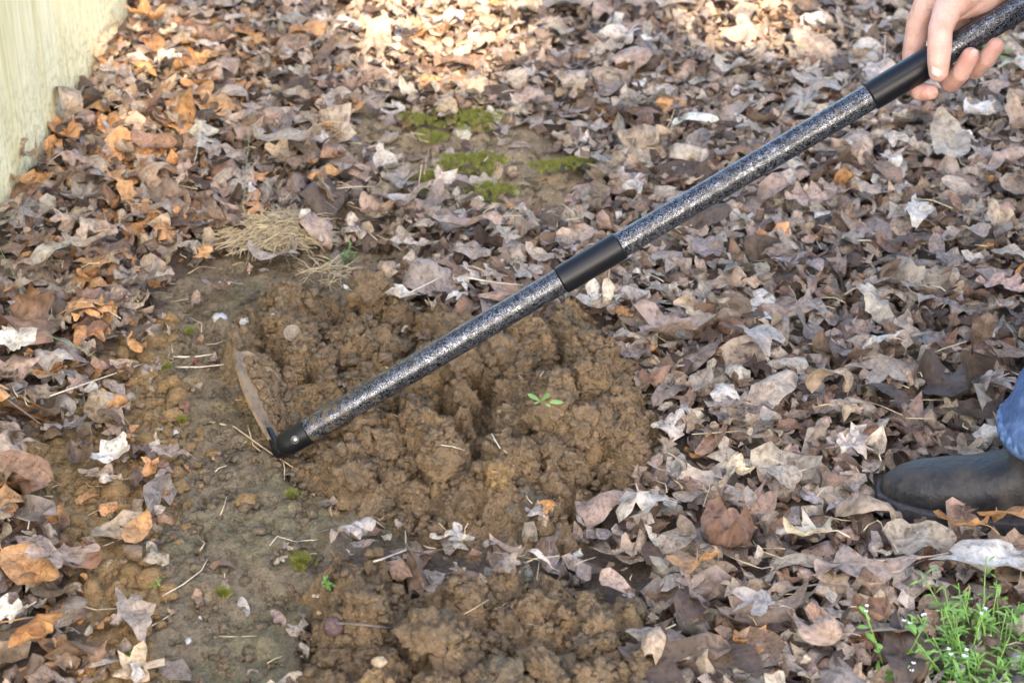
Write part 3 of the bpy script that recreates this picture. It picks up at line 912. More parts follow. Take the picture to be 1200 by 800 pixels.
# meshes for the leaves one can pick apart
def leaf_mesh(kind, seed, curl, wr, stalk=True):
    r = np.random.default_rng(seed)
    S = {'maple': 44, 'oak': 40, 'oval': 30, 'narrow': 22, 'frag': 26}[kind]
    V, F, L, P = leaf_arrays(kind, S, 4, r, curl, wr)
    if stalk and kind != 'frag':
        base = V[1 + 3 * S + S // 2]; d = base - V[1 + 2 * S + S // 2]; d /= np.linalg.norm(d)
        pts = [base - d * 0.05, base + d * 0.12 + (0, 0, 0.02), base + d * 0.27 + np.array((r.normal(0, .05), 0, r.normal(0.02, .05)))]
        TV, TF, TL = tube_arrays(pts, [0.011, 0.008, 0.007], 4)
        F = list(F) + [f + len(V) for f in TF]; L = list(L) + TL
        V = np.concatenate((V, TV)); P = np.concatenate((P, np.tile((0.0, -0.5, 0), (len(TV), 1))))
    me_o = mesh_np('leaf', V, F, M_LEAF_OBJ, None, True, {'lp': ('FLOAT_VECTOR', P)}, L)
    me = me_o.data; COL.objects.unlink(me_o); bpy.data.objects.remove(me_o)
    return me

LM = {}
for kd, nn in (('maple', 12), ('oak', 10), ('oval', 8), ('frag', 6)):
    LM[kd] = [leaf_mesh(kd, 1000 + 37 * k + len(kd), [0.25, 0.5, 0.9, 1.7][k % 4], [0.6, 0.95, 1.3][k % 3]) for k in range(nn)]

r = np.random.default_rng(77)
cand = 0; placed = []
NIND = 245
sx, sy = sample_zone(6000, litter_density, 41, (-1.0, 1.0), (1.5, 3.45))
for x, y in zip(sx, sy):
    if cand >= NIND: break
    px, py = proj(x, y)
    if not (-10 < px < 1210 and -10 < py < 810): continue
    z_ = zones(np.array([x]), np.array([y]))
    if max(z_['damp'][0], z_['heap1'][0], z_['heap2'][0]) > 0.2 or (z_['thin'][0] > 0.5 and r.random() < 0.6) or (z_['far'][0] > 0.4 and r.random() < 0.8): continue
    sp = 0.072
    if any((x - a) ** 2 + (y - b_) ** 2 < sp * sp for a, b_ in placed): continue
    placed.append((x, y))
    kd = r.choice(['maple', 'oak', 'oval', 'frag'], p=[.18, .26, .32, .24])
    o = bpy.data.objects.new('leaf', LM[kd][r.integers(len(LM[kd]))])
    s = float(np.clip(r.lognormal(math.log(0.068), 0.27), 0.045, 0.125))
    t = abs(r.normal(0, 0.20))
    if r.random() < 0.45: t = math.pi - t
    o.rotation_mode = 'QUATERNION'
    o.rotation_quaternion = Matrix(tilt_mats(np.array([r.uniform(0, 6.28)]), np.array([t]), np.array([r.uniform(0, 6.28)]))[0].tolist()).to_quaternion()
    o.scale = (s, s, s)
    o.location = (x, y, float(base_h(x, y)) + r.uniform(0.036, 0.048) - (0.02 if z_['ochre'][0] + z_['far'][0] + z_['strip'][0] > 0.5 else 0))
    lf = float(np.clip(sstep(480, 200, px + (py - 150) * 0.25), 0, 1))
    c, _ = pick_cols(1, np.array([lf]), r)
    o.color = (*c[0], 1)
    link(o, litter); cand += 1

# leaves that stand out in the photograph: (px, py, size in px, kind, colour, yaw deg, tilt deg, tilt towards deg, curl, label)
NAMED = [
 (262, 345, 62, 'maple', 'pink_tan', 15, 32, 180, .35, 'pinkish five-pointed leaf lying alone on soil above the hoe blade'),
 (22, 432, 46, 'frag', 'white', 40, 15, 0, .4, 'white torn leaf scrap at the left edge of the photo'),
 (78, 690, 84, 'oak', 'pink_tan', 300, 15, 90, .6, 'pale pink-brown lobed leaf beside ochre soil at lower left'),
 (36, 585, 72, 'oval', 'red_brown', 60, 20, 0, .3, 'flat reddish brown oval leaf at the left edge above the ochre soil'),
 (140, 484, 42, 'oval', 'orange', 10, 35, 200, .5, 'small orange-tan oval leaf on ochre soil left of the blade'),
 (132, 542, 50, 'frag', 'white', 120, 12, 0, .5, 'pale torn leaf scrap lying on ochre soil'),
 (36, 208, 56, 'oval', 'tan', 80, 30, 90, 1.6, 'tan curled leaf at the foot of the board wall'),
 (84, 150, 62, 'oval', 'tan', 30, 55, 60, .8, 'broad tan leaf leaning up against the board wall'),
 (175, 45, 62, 'maple', 'orange', 20, 30, 180, .6, 'light orange pointed leaf beside the far end of the board wall'),
 (338, 188, 84, 'oval', 'tan', 80, 18, 180, .4, 'long light tan leaf above the dry grass tuft'),
 (302, 55, 46, 'maple', 'pink_tan', 75, 20, 180, .4, 'pink leaf in the litter at the top left of the photo'),
 (200, 96, 46, 'oak', 'white', 90, 15, 0, .5, 'whitish lobed leaf in the orange litter near the wall'),
 (738, 150, 52, 'maple', 'lilac', 150, 25, 180, .9, 'whitish grey crumpled leaf to the right of the mossy bare patch'),
 (762, 74, 32, 'maple', 'white', 60, 25, 180, .6, 'small white leaf in the top middle of the litter'),
 (706, 218, 84, 'oak', 'grey_tan', 40, 20, 180, .6, 'long grey-pink lobed leaf just above the hoe handle'),
 (703, 382, 84, 'oak', 'pale', 20, 30, 180, .8, 'pale tan lobed leaf below the middle sleeve of the handle'),
 (782, 415, 74, 'frag', 'pink_tan', 60, 15, 180, .4, 'flat pink-grey torn leaf right of the soil heap top'),
 (1032, 432, 58, 'maple', 'white', 100, 35, 180, .9, 'bright white folded leaf behind the toe of the boot'),
 (1112, 388, 60, 'oak', 'red_brown', 120, 35, 180, .5, 'reddish brown lobed leaf behind the boot'),
 (1146, 425, 52, 'oval', 'brown', 5, 75, 180, .9, 'dark upright brown leaf standing between boot and reddish leaf'),
 (1116, 478, 124, 'oval', 'dark_brown', 40, 35, 240, 1.3, 'large curled brown leaf right behind the boot'),
 (972, 478, 74, 'oval', 'tan', 75, 25, 180, .9, 'ribbed tan leaf arched in the litter left of the boot'),
 (838, 388, 46, 'oval', 'tan', 20, 30, 180, .5, 'light tan oval leaf in the litter right of the handle middle'),
 (880, 425, 68, 'frag', 'lilac', 20, 20, 180, .4, 'broad grey leaf fragment in the litter right of the heap'),
 (852, 512, 68, 'oak', 'pink_tan', 130, 30, 180, .7, 'pink-brown lobed leaf right of the heap edge'),
 (862, 588, 46, 'frag', 'cream', 30, 35, 180, .6, 'cream torn leaf right of the lower heap edge'),
 (752, 622, 112, 'maple', 'pale', 190, 22, 180, .6, 'largest pale grey-tan leaf lying against the lower right of the heap'),
 (812, 698, 92, 'maple', 'orange', 170, 35, 200, .9, 'orange-brown pointed leaf below the largest pale leaf'),
 (948, 660, 96, 'maple', 'cream', 60, 30, 180, 1.0, 'cream crumpled leaf in the litter below the boot toe'),
 (890, 748, 92, 'maple', 'lilac', 100, 15, 180, .4, 'lilac-grey spread leaf at the bottom right litter'),
 (1012, 700, 118, 'oak', 'pink_tan', 95, 18, 180, .5, 'large pink-brown lobed leaf left of the green weeds'),
 (944, 772, 92, 'oval', 'pink_tan', 20, 22, 180, .8, 'long pink-brown folded leaf at the bottom edge'),
 (1015, 752, 74, 'oval', 'red_brown', 80, 30, 180, 1.8, 'rolled glossy red-brown leaf left of the single flowering weed'),
 (1186, 640, 92, 'maple', 'orange', 20, 30, 180, .4, 'large orange leaf at the right edge below the boot'),
 (1132, 652, 74, 'maple', 'orange', 60, 30, 180, .7, 'orange-brown pointed leaf below the boot'),
 (1160, 692, 98, 'frag', 'white', 85, 15, 180, .4, 'broad whitish leaf above the green weed clump'),
 (596, 676, 62, 'narrow', 'pink_tan', 50, 15, 180, .6, 'narrow pinkish willow-like leaf between the two heaps'),
 (624, 694, 46, 'narrow', 'pale', 55, 12, 180, .5, 'short pale narrow leaf between the two heaps'),
 (414, 660, 66, 'oak', 'lilac', 130, 25, 180, 1.2, 'crumpled grey-white leaf on the left end of the leaf strip'),
 (482, 656, 52, 'oval', 'pink_tan', 60, 30, 180, .8, 'tan oval leaf in the strip between the heaps'),
 (540, 672, 56, 'oak', 'pale', 10, 25, 180, .8, 'pale lobed leaf in the strip between the heaps'),
 (318, 306, 52, 'frag', 'lilac', 60, 25, 180, .9, 'grey crumpled leaf below the dry grass tuft'),
 (546, 292, 84, 'oval', 'pink_tan', 85, 18, 180, .5, 'long pink-tan leaf above the lower handle'),
 (448, 342, 66, 'frag', 'white', 80, 18, 180, .7, 'white ragged leaf on the soil left of the handle'),
 (468, 265, 74, 'oval', 'lilac', 70, 20, 180, .9, 'grey leaf below the mossy bare patch'),
 (30, 412, 90, 'oval', 'red_brown', 84, 20, 0, 2.2, 'rolled brown leaf above the white scrap at the left edge'),
 (48, 778, 100, 'oval', 'orange', 82, 15, 0, 2.0, 'long rolled orange-brown leaf in the lower left corner'),
 (18, 758, 56, 'oak', 'white', 80, 25, 0, .6, 'white ribbed leaf above the rolled leaf in the lower left corner'),
 (95, 545, 60, 'oval', 'brown', 60, 20, 180, .9, 'dull brown leaf at the ochre soil edge'),
 (205, 545, 40, 'oval', 'pink_tan', 88, 15, 180, 1.2, 'small curled pink-tan leaf on damp soil left of the joint'),
]
for i, (px, py, sz, kd, cn, yaw, tl, taz, curl, lab) in enumerate(NAMED):
    p = at_surf(px, py, 0.012)
    me = leaf_mesh(kd, 3000 + i, curl, 0.9)
    o = bpy.data.objects.new('fallen_leaf', me)
    sc_ = sz / FPX * depth_of(p) * (1.05 if kd != 'frag' else 1.3)
    o.scale = (sc_,) * 3
    o.rotation_mode = 'QUATERNION'
    o.rotation_quaternion = Matrix(tilt_mats(np.radians([yaw]), np.radians([tl]), np.radians([taz]))[0].tolist()).to_quaternion()
    z_ = zones(p[:1], p[1:2]); on_soil = z_['damp'][0] + z_['ochre'][0] + z_['strip'][0] > 0.5
    o.location = (p[0], p[1], float(surf(p[0], p[1])) + (0.026 if on_soil else 0.058))
    c = np.array(PAL[cn]); o.color = (*c, 1)
    link(o); tag(o, lab, 'leaf', 'fallen leaves that stand out')

# ------------------------------------------------------------------ hoe
def tube_pt(px):
    lo, hi = -0.3, 2.0
    for _ in range(50):
        m_ = (lo + hi) / 2
        q = P0 + TD * m_
        if proj(q[0], q[1], q[2])[0] < px: lo = m_
        else: hi = m_
    return lo
hoe = empty('garden_hoe', tuple(P0))
tag(hoe, 'garden hoe with hammered black and silver handle digging in the soil heap', 'hoe')
hoe_rot = Vector(TD).to_track_quat('Z', 'Y')
def lathe_obj(name, prof, mat, seg=40):
    """prof: (distance along the handle axis, radius)"""
    V = []; F = []; L = []
    for (t, rr) in prof:
        for k in range(seg):
            a = 2 * math.pi * k / seg; V.append((rr * math.cos(a), rr * math.sin(a), t))
    for i in range(len(prof) - 1):
        for k in range(seg):
            F += [i * seg + k, i * seg + (k + 1) % seg, (i + 1) * seg + (k + 1) % seg, (i + 1) * seg + k]; L.append(4)
    F += list(range(seg))[::-1]; L.append(seg); b_ = (len(prof) - 1) * seg; F += [b_ + k for k in range(seg)]; L.append(seg)
    o = mesh_np(name, np.array(V), F, mat, hoe, True, None, L)
    o.rotation_euler = hoe_rot.to_euler()
    md = o.modifiers.new('edges', 'EDGE_SPLIT'); md.split_angle = math.radians(35)
    return o
def seg_prof(a, b_, R, ch=0.0015):
    return [(a, R - ch), (a + ch, R), (b_ - ch, R), (b_, R - ch)]
ta, tb, tc, td, te = tube_pt(360), tube_pt(657), tube_pt(728), tube_pt(1019), tube_pt(1096)
lathe_obj('tube_section', seg_prof(ta, tb + 0.004, RT), M_HAMMER)
lathe_obj('tube_section', seg_prof(tc - 0.004, td + 0.004, RT), M_HAMMER)
lathe_obj('tube_section', seg_prof(te - 0.004, te + 0.62, RT), M_HAMMER)
lathe_obj('sleeve', seg_prof(tb, tc, RT * 1.13, 0.002), M_SLEEVE)
lathe_obj('sleeve', seg_prof(td, te, RT * 1.13, 0.002), M_SLEEVE)
lathe_obj('end_cap', [(te + 0.615, RT * 1.1), (te + 0.66, RT * 1.1), (te + 0.672, RT * 0.8), (te + 0.676, RT * 0.3)], M_SLEEVE)
lathe_obj('socket', [(-0.026, RT * 0.35), (-0.020, RT * 0.78), (-0.012, RT * 0.98), (ta, RT * 1.02), (ta + 0.001, RT * 0.9)], M_BLACK)
# bolt, facing the camera across the handle
Tv = Vector(TD); camdir = Vector(CAMP - P0).normalized()
nside = (camdir - Tv * camdir.dot(Tv)).normalized()
bm = bmesh.new()
bmesh.ops.create_cone(bm, cap_ends=True, segments=20, radius1=0.0052, radius2=0.0044, depth=0.004)
bmesh.ops.create_icosphere(bm, subdivisions=3, radius=0.0046, matrix=Matrix.Translation((0, 0, 0.0008)) @ Matrix.Diagonal((1, 1, 0.75, 1)))
bo = from_bm('bolt', bm, M_BOLT, hoe, True)
bo.modifiers.new('edges', 'EDGE_SPLIT').split_angle = math.radians(35)
side = nside.cross(Tv)
bp = nside * (RT * 1.02 - 0.0005) + Tv * 0.001 - side * 0.001
bo.location = bp; bo.rotation_euler = nside.to_track_quat('Z', 'Y').to_euler()
# neck: a flat tang that bends from the socket into the blade
tip = at(274, 410, 0.085) - P0; heel = at(326, 530, 0.022) - P0
La = Vector(tip - heel); blade_len = La.length; La.normalize()
neck_pts = [Vector(TD) * -0.012, Vector(TD) * -0.024 + Vector((0, 0, -0.003)), Vector(heel) + La * 0.006, Vector(heel) + La * 0.035]
tube_obj('neck', neck_pts, [RT * 0.8, RT * 0.62, RT * 0.42, RT * 0.30], M_BLACK, hoe, 14)
# blade: long pointed plate, slightly dished, with its lower side buried
Wd = Vector((0.78, -0.12, -0.60)); Wd = (Wd - La * Wd.dot(La)).normalized(); Nn = La.cross(Wd).normalized()
nu, nv = 26, 12; V = []
for side_ in (0, 1):
    for i in range(nu):
        u = i / (nu - 1)
        back = 0.012 * math.sin(math.pi * u) ** 0.8
        wdt = 0.075 * (max(0.0, math.sin(math.pi * (0.12 + 0.86 * u) ** 1.0)) ** 0.55) + 0.004
        for j in range(nv):
            v = j / (nv - 1)
            p = Vector(heel) + La * (blade_len * u) + Wd * (v * wdt - back) + Nn * (0.004 * math.sin(math.pi * v) + (side_ - 0.5) * 0.0048)
            V.append(tuple(p))
F, L = [], []
o2 = nu * nv
for i in range(nu - 1):
    for j in range(nv - 1):
        a = i * nv + j
        F += [a, a + 1, a + nv + 1, a + nv]; L.append(4); F += [o2 + a, o2 + a + nv, o2 + a + nv + 1, o2 + a + 1]; L.append(4)
ring = [i * nv for i in range(nu)] + [(nu - 1) * nv + j for j in range(1, nv)] + [i * nv + nv - 1 for i in range(nu - 2, -1, -1)] + [j for j in range(nv - 2, 0, -1)]
for k in range(len(ring)):
    a, b_ = ring[k], ring[(k + 1) % len(ring)]
    F += [a, o2 + a, o2 + b_, b_]; L.append(4)
bl = mesh_np('blade', np.array(V), F, M_BLADE, hoe, True, None, L)
bl['label'] = 'soil-caked steel hoe blade'
bl.modifiers.new('edges', 'EDGE_SPLIT').split_angle = math.radians(40)
# soil stuck on the inner face of the blade
r = np.random.default_rng(5); bag = Bag()
for k in range(170):
    u = r.uniform(0.10, 0.94); v = r.uniform(0.28, 0.95)
    bm = lumpy(2, 700 + k, 0.8); bm.verts.ensure_lookup_table()
    p = Vector(P0) * 0 + Vector(heel) + La * (blade_len * u) + Wd * (v * 0.06 - 0.006)
    sgn = 1 if Nn.x > 0 else -1
    R = r.uniform(0.002, 0.007)
    q = p + Nn * sgn * R * 0.2
    bag.add(np.array([tuple(q + vv.co * R) for vv in bm.verts]), [vx.index for f_ in bm.faces for vx in f_.verts], [3] * len(bm.faces)); bm.free()
bag.build('caked_soil', M_CLOD, bl)

# ------------------------------------------------------------------ person: hand and forearm, boot and jeans in view, the rest bent over outside the frame
def capsule_bm(bm, a, b_, ra, rb, seg=20):
    a, b_ = Vector(a), Vector(b_); d = b_ - a
    for p, rr in ((a, ra), (b_, rb)):
        bmesh.ops.create_icosphere(bm, subdivisions=3, radius=rr, matrix=Matrix.Translation(p))
    if d.length > 1e-5:
        M_ = Matrix.Translation((a + b_) / 2) @ d.to_track_quat('Z', 'Y').to_matrix().to_4x4()
        bmesh.ops.create_cone(bm, cap_ends=True, segments=seg, radius1=ra, radius2=rb, depth=d.length, matrix=M_)

def remeshed(bm, voxel, smooth_it, smooth_f=0.5):
    me = bpy.data.meshes.new('tmp'); bm.to_mesh(me); bm.free()
    o = bpy.data.objects.new('tmp', me); COL.objects.link(o)
    md = o.modifiers.new('r', 'REMESH'); md.mode = 'VOXEL'; md.voxel_size = voxel
    if smooth_it:
        ms = o.modifiers.new('s', 'SMOOTH'); ms.iterations = smooth_it; ms.factor = smooth_f
    dg = bpy.context.evaluated_depsgraph_get()
    ev = bpy.data.meshes.new_from_object(o.evaluated_get(dg))
    bpy.data.objects.remove(o); bpy.data.meshes.remove(me)
    n = len(ev.vertices); V = np.zeros(n * 3); ev.vertices.foreach_get('co', V)
    F = [list(p.vertices) for p in ev.polygons]
    bpy.data.meshes.remove(ev)
    return V.reshape(-1, 3), F

DH = depth_of(P1); PXM = DH / FPX       # metres per photo pixel at the hand
def hp(px, py, n): return at_depth(px, py, DH - n * PXM)

hand = bmesh.new()
def chain(pts):
    for (a, ra), (b_, rb) in zip(pts[:-1], pts[1:]):
        capsule_bm(hand, hp(*a), hp(*b_), ra * PXM, rb * PXM)
# thumb over the near side
chain([((1150, -22, 10), 21), ((1112, 8, 24), 17.5), ((1102, 34, 33), 14.2), ((1101, 58, 36), 14.2), ((1100, 72, 35.5), 13.2), ((1100, 85, 32), 11.6)])
# index: behind the handle, tip comes out underneath
chain([((1092, -8, -4), 17), ((1076, 28, -20), 14), ((1070, 62, -34), 13), ((1070, 98, -26), 11.5), ((1078, 108, -8), 10.5), ((1090, 108, 4), 9.6)])
# middle and ring: wrap behind and press on the near underside
chain([((1112, -20, -12), 17), ((1098, 30, -36), 14), ((1103, 78, -38), 13), ((1114, 97, -14), 12), ((1126, 86, 10), 11.4), ((1137, 66, 21), 10.6)])
chain([((1134, -32, -16), 17), ((1122, 12, -38), 13.5), ((1130, 62, -38), 12.5), ((1143, 82, -14), 11.4), ((1156, 70, 8), 10.8), ((1167, 54, 19), 9.8)])
chain([((1154, -44, -18), 15), ((1146, -8, -36), 12), ((1150, 26, -38), 11), ((1158, 38, -32), 10), ((1168, 28, -28), 9.5)])
# palm and back of the hand
chain([((1092, -8, -4), 17), ((1150, -48, 0), 24), ((1200, -82, 2), 25)])
chain([((1112, -20, -12), 17), ((1160, -52, -6), 23)])
chain([((1134, -32, -16), 17), ((1165, -58, -10), 22)])
chain([((1154, -44, -18), 15), ((1185, -72, -10), 22)])
chain([((1112, 8, 20), 16), ((1140, -18, 4), 21), ((1160, -30, 4), 22)])
chain([((1096, 2, 2), 13), ((1112, 2, 14), 15)])
chain([((1122, 8, 8), 17), ((1150, -3, 2), 20), ((1178, -24, 0), 21), ((1200, -50, 0), 22)])
elbow = np.array((0.93, 2.16, 0.66)); wrist = hp(1200, -82, 2)
capsule_bm(hand, wrist, wrist + (elbow - wrist) * 0.25, 25 * PXM, 0.030)
HV, HF = remeshed(hand, 0.0014, 2, 0.5)
# creases of the thumb knuckle and nail bed
ip = hp(1101, 57, 48); tdir = (hp(1101, 40, 36) - hp(1100, 80, 36)); tdir /= np.linalg.norm(tdir)
rel = HV - ip; s_ = rel @ tdir; lat = np.linalg.norm(rel - np.outer(s_, tdir), axis=1)
kn = np.exp(-(lat / (13 * PXM)) ** 4)
for off, dpt in ((0.0, .0013), (0.0036, .0010), (-0.0036, .0010), (0.007, .0006)):
    HV = HV - np.outer(kn * dpt * np.exp(-((s_ - off) / 0.0011) ** 2), -FWD)
flush = np.zeros(len(HV))
for c_, rr, a_ in ((hp(1101, 57, 48), 0.013, .28), (hp(1137, 62, 30), 0.014, .30), (hp(1167, 52, 28), 0.014, .30), (hp(1088, 108, 10), 0.016, .5), (hp(1100, 92, 40), 0.008, .3), (hp(1120, 96, 5), .014, .3)):
    flush = np.maximum(flush, a_ * np.exp(-(np.linalg.norm(HV - c_, axis=1) / rr) ** 2))
# the rest of the body, coarser, outside the frame
hip_l = np.array((1.06, 1.98, 0.86)); hip_r = np.array((1.10, 2.24, 0.86)); chest = np.array((0.86, 2.10, 1.20)); neckp = np.array((0.74, 2.10, 1.36))
sh_r = np.array((0.86, 2.29, 1.20)); sh_l = np.array((0.86, 1.91, 1.20)); head = np.array((0.64, 2.10, 1.47))
body = bmesh.new()
capsule_bm(body, (hip_l + hip_r) / 2, chest, 0.13, 0.15); capsule_bm(body, chest, neckp, 0.12, 0.06); capsule_bm(body, neckp, head, 0.055, 0.075)
capsule_bm(body, head + (0.0, 0, 0.03), head + (-0.03, 0, -0.05), 0.088, 0.062)
capsule_bm(body, head + (-0.10, 0, -0.035), head + (-0.075, 0, 0.0), 0.014, 0.010)
for s_ in (-1, 1): capsule_bm(body, head + (0.01, 0.085 * s_, -0.01), head + (0.012, 0.09 * s_, 0.02), 0.018, 0.018)
capsule_bm(body, sh_l, sh_r, 0.062, 0.062)
capsule_bm(body, sh_r, elbow, 0.05, 0.042); capsule_bm(body, elbow, elbow + (wrist - elbow) * 0.88, 0.042, 0.028)
grip2 = P0 + TD * (te + 0.45)
el_l = np.array((1.12, 1.93, 0.92))
capsule_bm(body, sh_l, el_l, 0.05, 0.042); capsule_bm(body, el_l, grip2 + np.array((0.0, -0.03, 0.03)), 0.04, 0.03)
capsule_bm(body, grip2 + np.array((0.01, -0.03, 0.02)), grip2 + np.array((-0.04, -0.02, 0.02)), 0.028, 0.026)
for k in range(4):
    o_ = np.array((-0.045 + 0.022 * k, 0, 0)) + np.array((0, 0, -0.018 + 0.012 * (k - 1.5)))
    capsule_bm(body, grip2 + o_ + (0, -0.03, 0.035), grip2 + o_ + (0, 0.028, 0.012), 0.011, 0.010); capsule_bm(body, grip2 + o_ + (0, 0.028, 0.012), grip2 + o_ + (0, 0.012, -0.024), 0.010, 0.009)
capsule_bm(body, grip2 + (-0.03, -0.03, 0.03), grip2 + (-0.035, -0.03, -0.02), 0.013, 0.011)
BV, BF = remeshed(body, 0.011, 4)
F = [i for f in HF for i in f] + [i + len(HV) for f in BF for i in f]; L = [len(f) for f in HF] + [len(f) for f in BF]
person = mesh_np('person', np.concatenate((HV, BV)), F, M_SKIN, None, True, {'flush': ('FLOAT', np.concatenate((flush, np.zeros(len(BV)))))}, L)
tag(person, 'person in blue jeans and dark rubber boot gripping the hoe handle', 'person')

# nails
def nail(px, py, n, wpx, hpx, up, out_):
    c = hp(px, py, n); u = Vector(up).normalized(); nn_ = Vector(out_); nn_ = (nn_ - u * nn_.dot(u)).normalized(); w = u.cross(nn_)
    V, F, L = [], [], []
    nx, ny = 9, 9
    for i in range(nx):
        for j in range(ny):
            a = -1 + 2 * i / (nx - 1); b_ = -1 + 2 * j / (ny - 1)
            e = (1 - 0.35 * abs(b_) ** 4)
            V.append(tuple(Vector(c) + w * (a * e * wpx / 2 * PXM) + u * (b_ * (1 - 0.18 * a * a) * hpx / 2 * PXM) + nn_ * (0.0011 - 0.0028 * a * a - 0.0006 * b_ * b_)))
    for i in range(nx - 1):
        for j in range(ny - 1):
            a = i * ny + j; F += [a, a + ny, a + ny + 1, a + 1]; L.append(4)
    o = mesh_np('nail', np.array(V), F, M_NAIL, person, True, None, L)
    md = o.modifiers.new('t', 'SOLIDIFY'); md.thickness = 0.0008
nail(1100, 82, 43.6, 17, 17, hp(1101, 60, 36) - hp(1100, 84, 33), -FWD)
nail(1141, 64, 31.0, 11, 13, hp(1126, 86, 10) - hp(1137, 66, 21), hp(1141, 66, 40) - hp(1136, 66, 20))

# shirt and hair
sh = bmesh.new()
capsule_bm(sh, (hip_l + hip_r) / 2, chest, 0.155, 0.172); capsule_bm(sh, chest, chest + (neckp - chest) * 0.5, 0.14, 0.10)
capsule_bm(sh, sh_l, sh_r, 0.082, 0.082)
capsule_bm(sh, sh_r, elbow, 0.072, 0.058); capsule_bm(sh, elbow, elbow + (wrist - elbow) * 0.30, 0.058, 0.050)
capsule_bm(sh, sh_l, el_l, 0.072, 0.058); capsule_bm(sh, el_l, el_l + (grip2 - el_l) * 0.5, 0.058, 0.050)
V, F_ = remeshed(sh, 0.009, 4)
mesh_np('shirt', V, [i for f in F_ for i in f], M_SHIRT, person, True, None, [len(f) for f in F_])
hr = bmesh.new()
capsule_bm(hr, head + (0.02, 0, 0.055), head + (0.045, 0, 0.0), 0.088, 0.075)
V, F_ = remeshed(hr, 0.008, 3)
mesh_np('hair', V, [i for f in F_ for i in f], M_HAIR, person, True, None, [len(f) for f in F_])

# boot: rings lofted from toe to heel, then the shaft
BLEN = 0.292
def boot(toe, fd, fl, name):
    bm = bmesh.new()
    st = [(0.0, .012, .022, .0), (.006, .020, .026, .0), (.018, .029, .035, .0), (.04, .037, .044, 0), (.07, .042, .050, 0), (.10, .044, .056, .0), (.13, .043, .068, .0), (.155, .039, .084, 0),
          (.18, .037, .104, 0), (.205, .036, .118, 0), (.24, .037, .122, 0), (.268, .034, .120, 0), (.285, .024, .115, 0), (.292, .010, .105, 0)]
    rings = []
    n = 28
    for s, w, h, zz in st:
        rg = []
        for k in range(n):
            a = 2 * math.pi * k / n
            ca, sa = math.cos(a), math.sin(a)
            e = 2 / 2.6
            x_ = w * math.copysign(abs(ca) ** e, ca)
            z_ = h / 2 + h / 2 * math.copysign(abs(sa) ** (2 / (2.3 if sa > 0 else 5)), sa)
            x_ *= (1 - 0.12 * (z_ / h))
            rg.append(bm.verts.new(tuple(toe + fd * s + fl * x_ + np.array((0, 0, z_)))))
        rings.append(rg)
    for a, b_ in zip(rings[:-1], rings[1:]):
        for k in range(n): bm.faces.new((a[k], a[(k + 1) % n], b_[(k + 1) % n], b_[k]))
    bm.faces.new(rings[0]); bm.faces.new(rings[-1][::-1])
    bmesh.ops.recalc_face_normals(bm, faces=bm.faces)
    capsule_bm(bm, toe + fd * 0.225 + (0, 0, 0.10), toe + fd * 0.235 + (0, 0, 0.16), 0.044, 0.040)
    capsule_bm(bm, toe + fd * 0.165 + (0, 0, 0.055), toe + fd * 0.20 + (0, 0, 0.10), 0.036, 0.042)
    V, F_ = remeshed(bm, 0.0036, 7, 0.5)
    o = mesh_np(name, V, [i for f in F_ for i in f], M_BOOT, person, True, None, [len(f) for f in F_])
    # sole
    bm = bmesh.new(); pts = []
    m_ = 44
    for k in range(m_):
        a = 2 * math.pi * k / m_
        s = BLEN / 2 - (BLEN / 2 + 0.005) * math.cos(a)
        w = np.interp(s, [q[0] for q in st], [q[1] for q in st]) + 0.005
        sn = math.sin(a); w_ = math.copysign(abs(sn) ** 0.0 if False else 1, sn) * w if abs(sn) > 1e-6 else 0
        pts.append(toe + fd * s + fl * w_)
    top = [bm.verts.new(tuple(p + np.array((0, 0, 0.011)))) for p in pts]; bot = [bm.verts.new(tuple(p + np.array((0, 0, -0.012)))) for p in pts]
    bm.faces.new(top); bm.faces.new(bot[::-1])
    for k in range(m_): bm.faces.new((top[k], bot[k], bot[(k + 1) % m_], top[(k + 1) % m_]))
    so = from_bm('sole', bm, M_SOLE, o, False)
    md = so.modifiers.new('b', 'BEVEL'); md.width = 0.003; md.segments = 2; md.limit_method = 'ANGLE'
    return o
boot(TOE, fdir, flat, 'boot')
TOE_R = np.array((1.02, 2.20, 0.02))
boot(TOE_R, np.array((1.0, 0, 0)), np.array((0, 1.0, 0)), 'boot')

# jeans
ank = TOE + fdir * 0.228
def leg_loft(bm, rings_spec, n=36, seed=1):
    rings = []
    for c, rx, ry in rings_spec:
        rg = []
        for k in range(n):
            a = 2 * math.pi * k / n
            f_ = 1 + 0.035 * math.sin(3 * a + c[2] * 55 + seed) + 0.02 * math.sin(5 * a - c[2] * 90)
            rg.append(bm.verts.new((c[0] + rx * math.cos(a) * f_, c[1] + ry * math.sin(a) * f_, c[2])))
        rings.append(rg)
    for a, b_ in zip(rings[:-1], rings[1:]):
        for k in range(n): bm.faces.new((a[k], a[(k + 1) % n], b_[(k + 1) % n], b_[k]))
    bm.faces.new(rings[0][::-1]); bm.faces.new(rings[-1])
    bmesh.ops.recalc_face_normals(bm, faces=bm.faces)
    return rings
def front_x(py, y, z): return None
jb = bmesh.new()
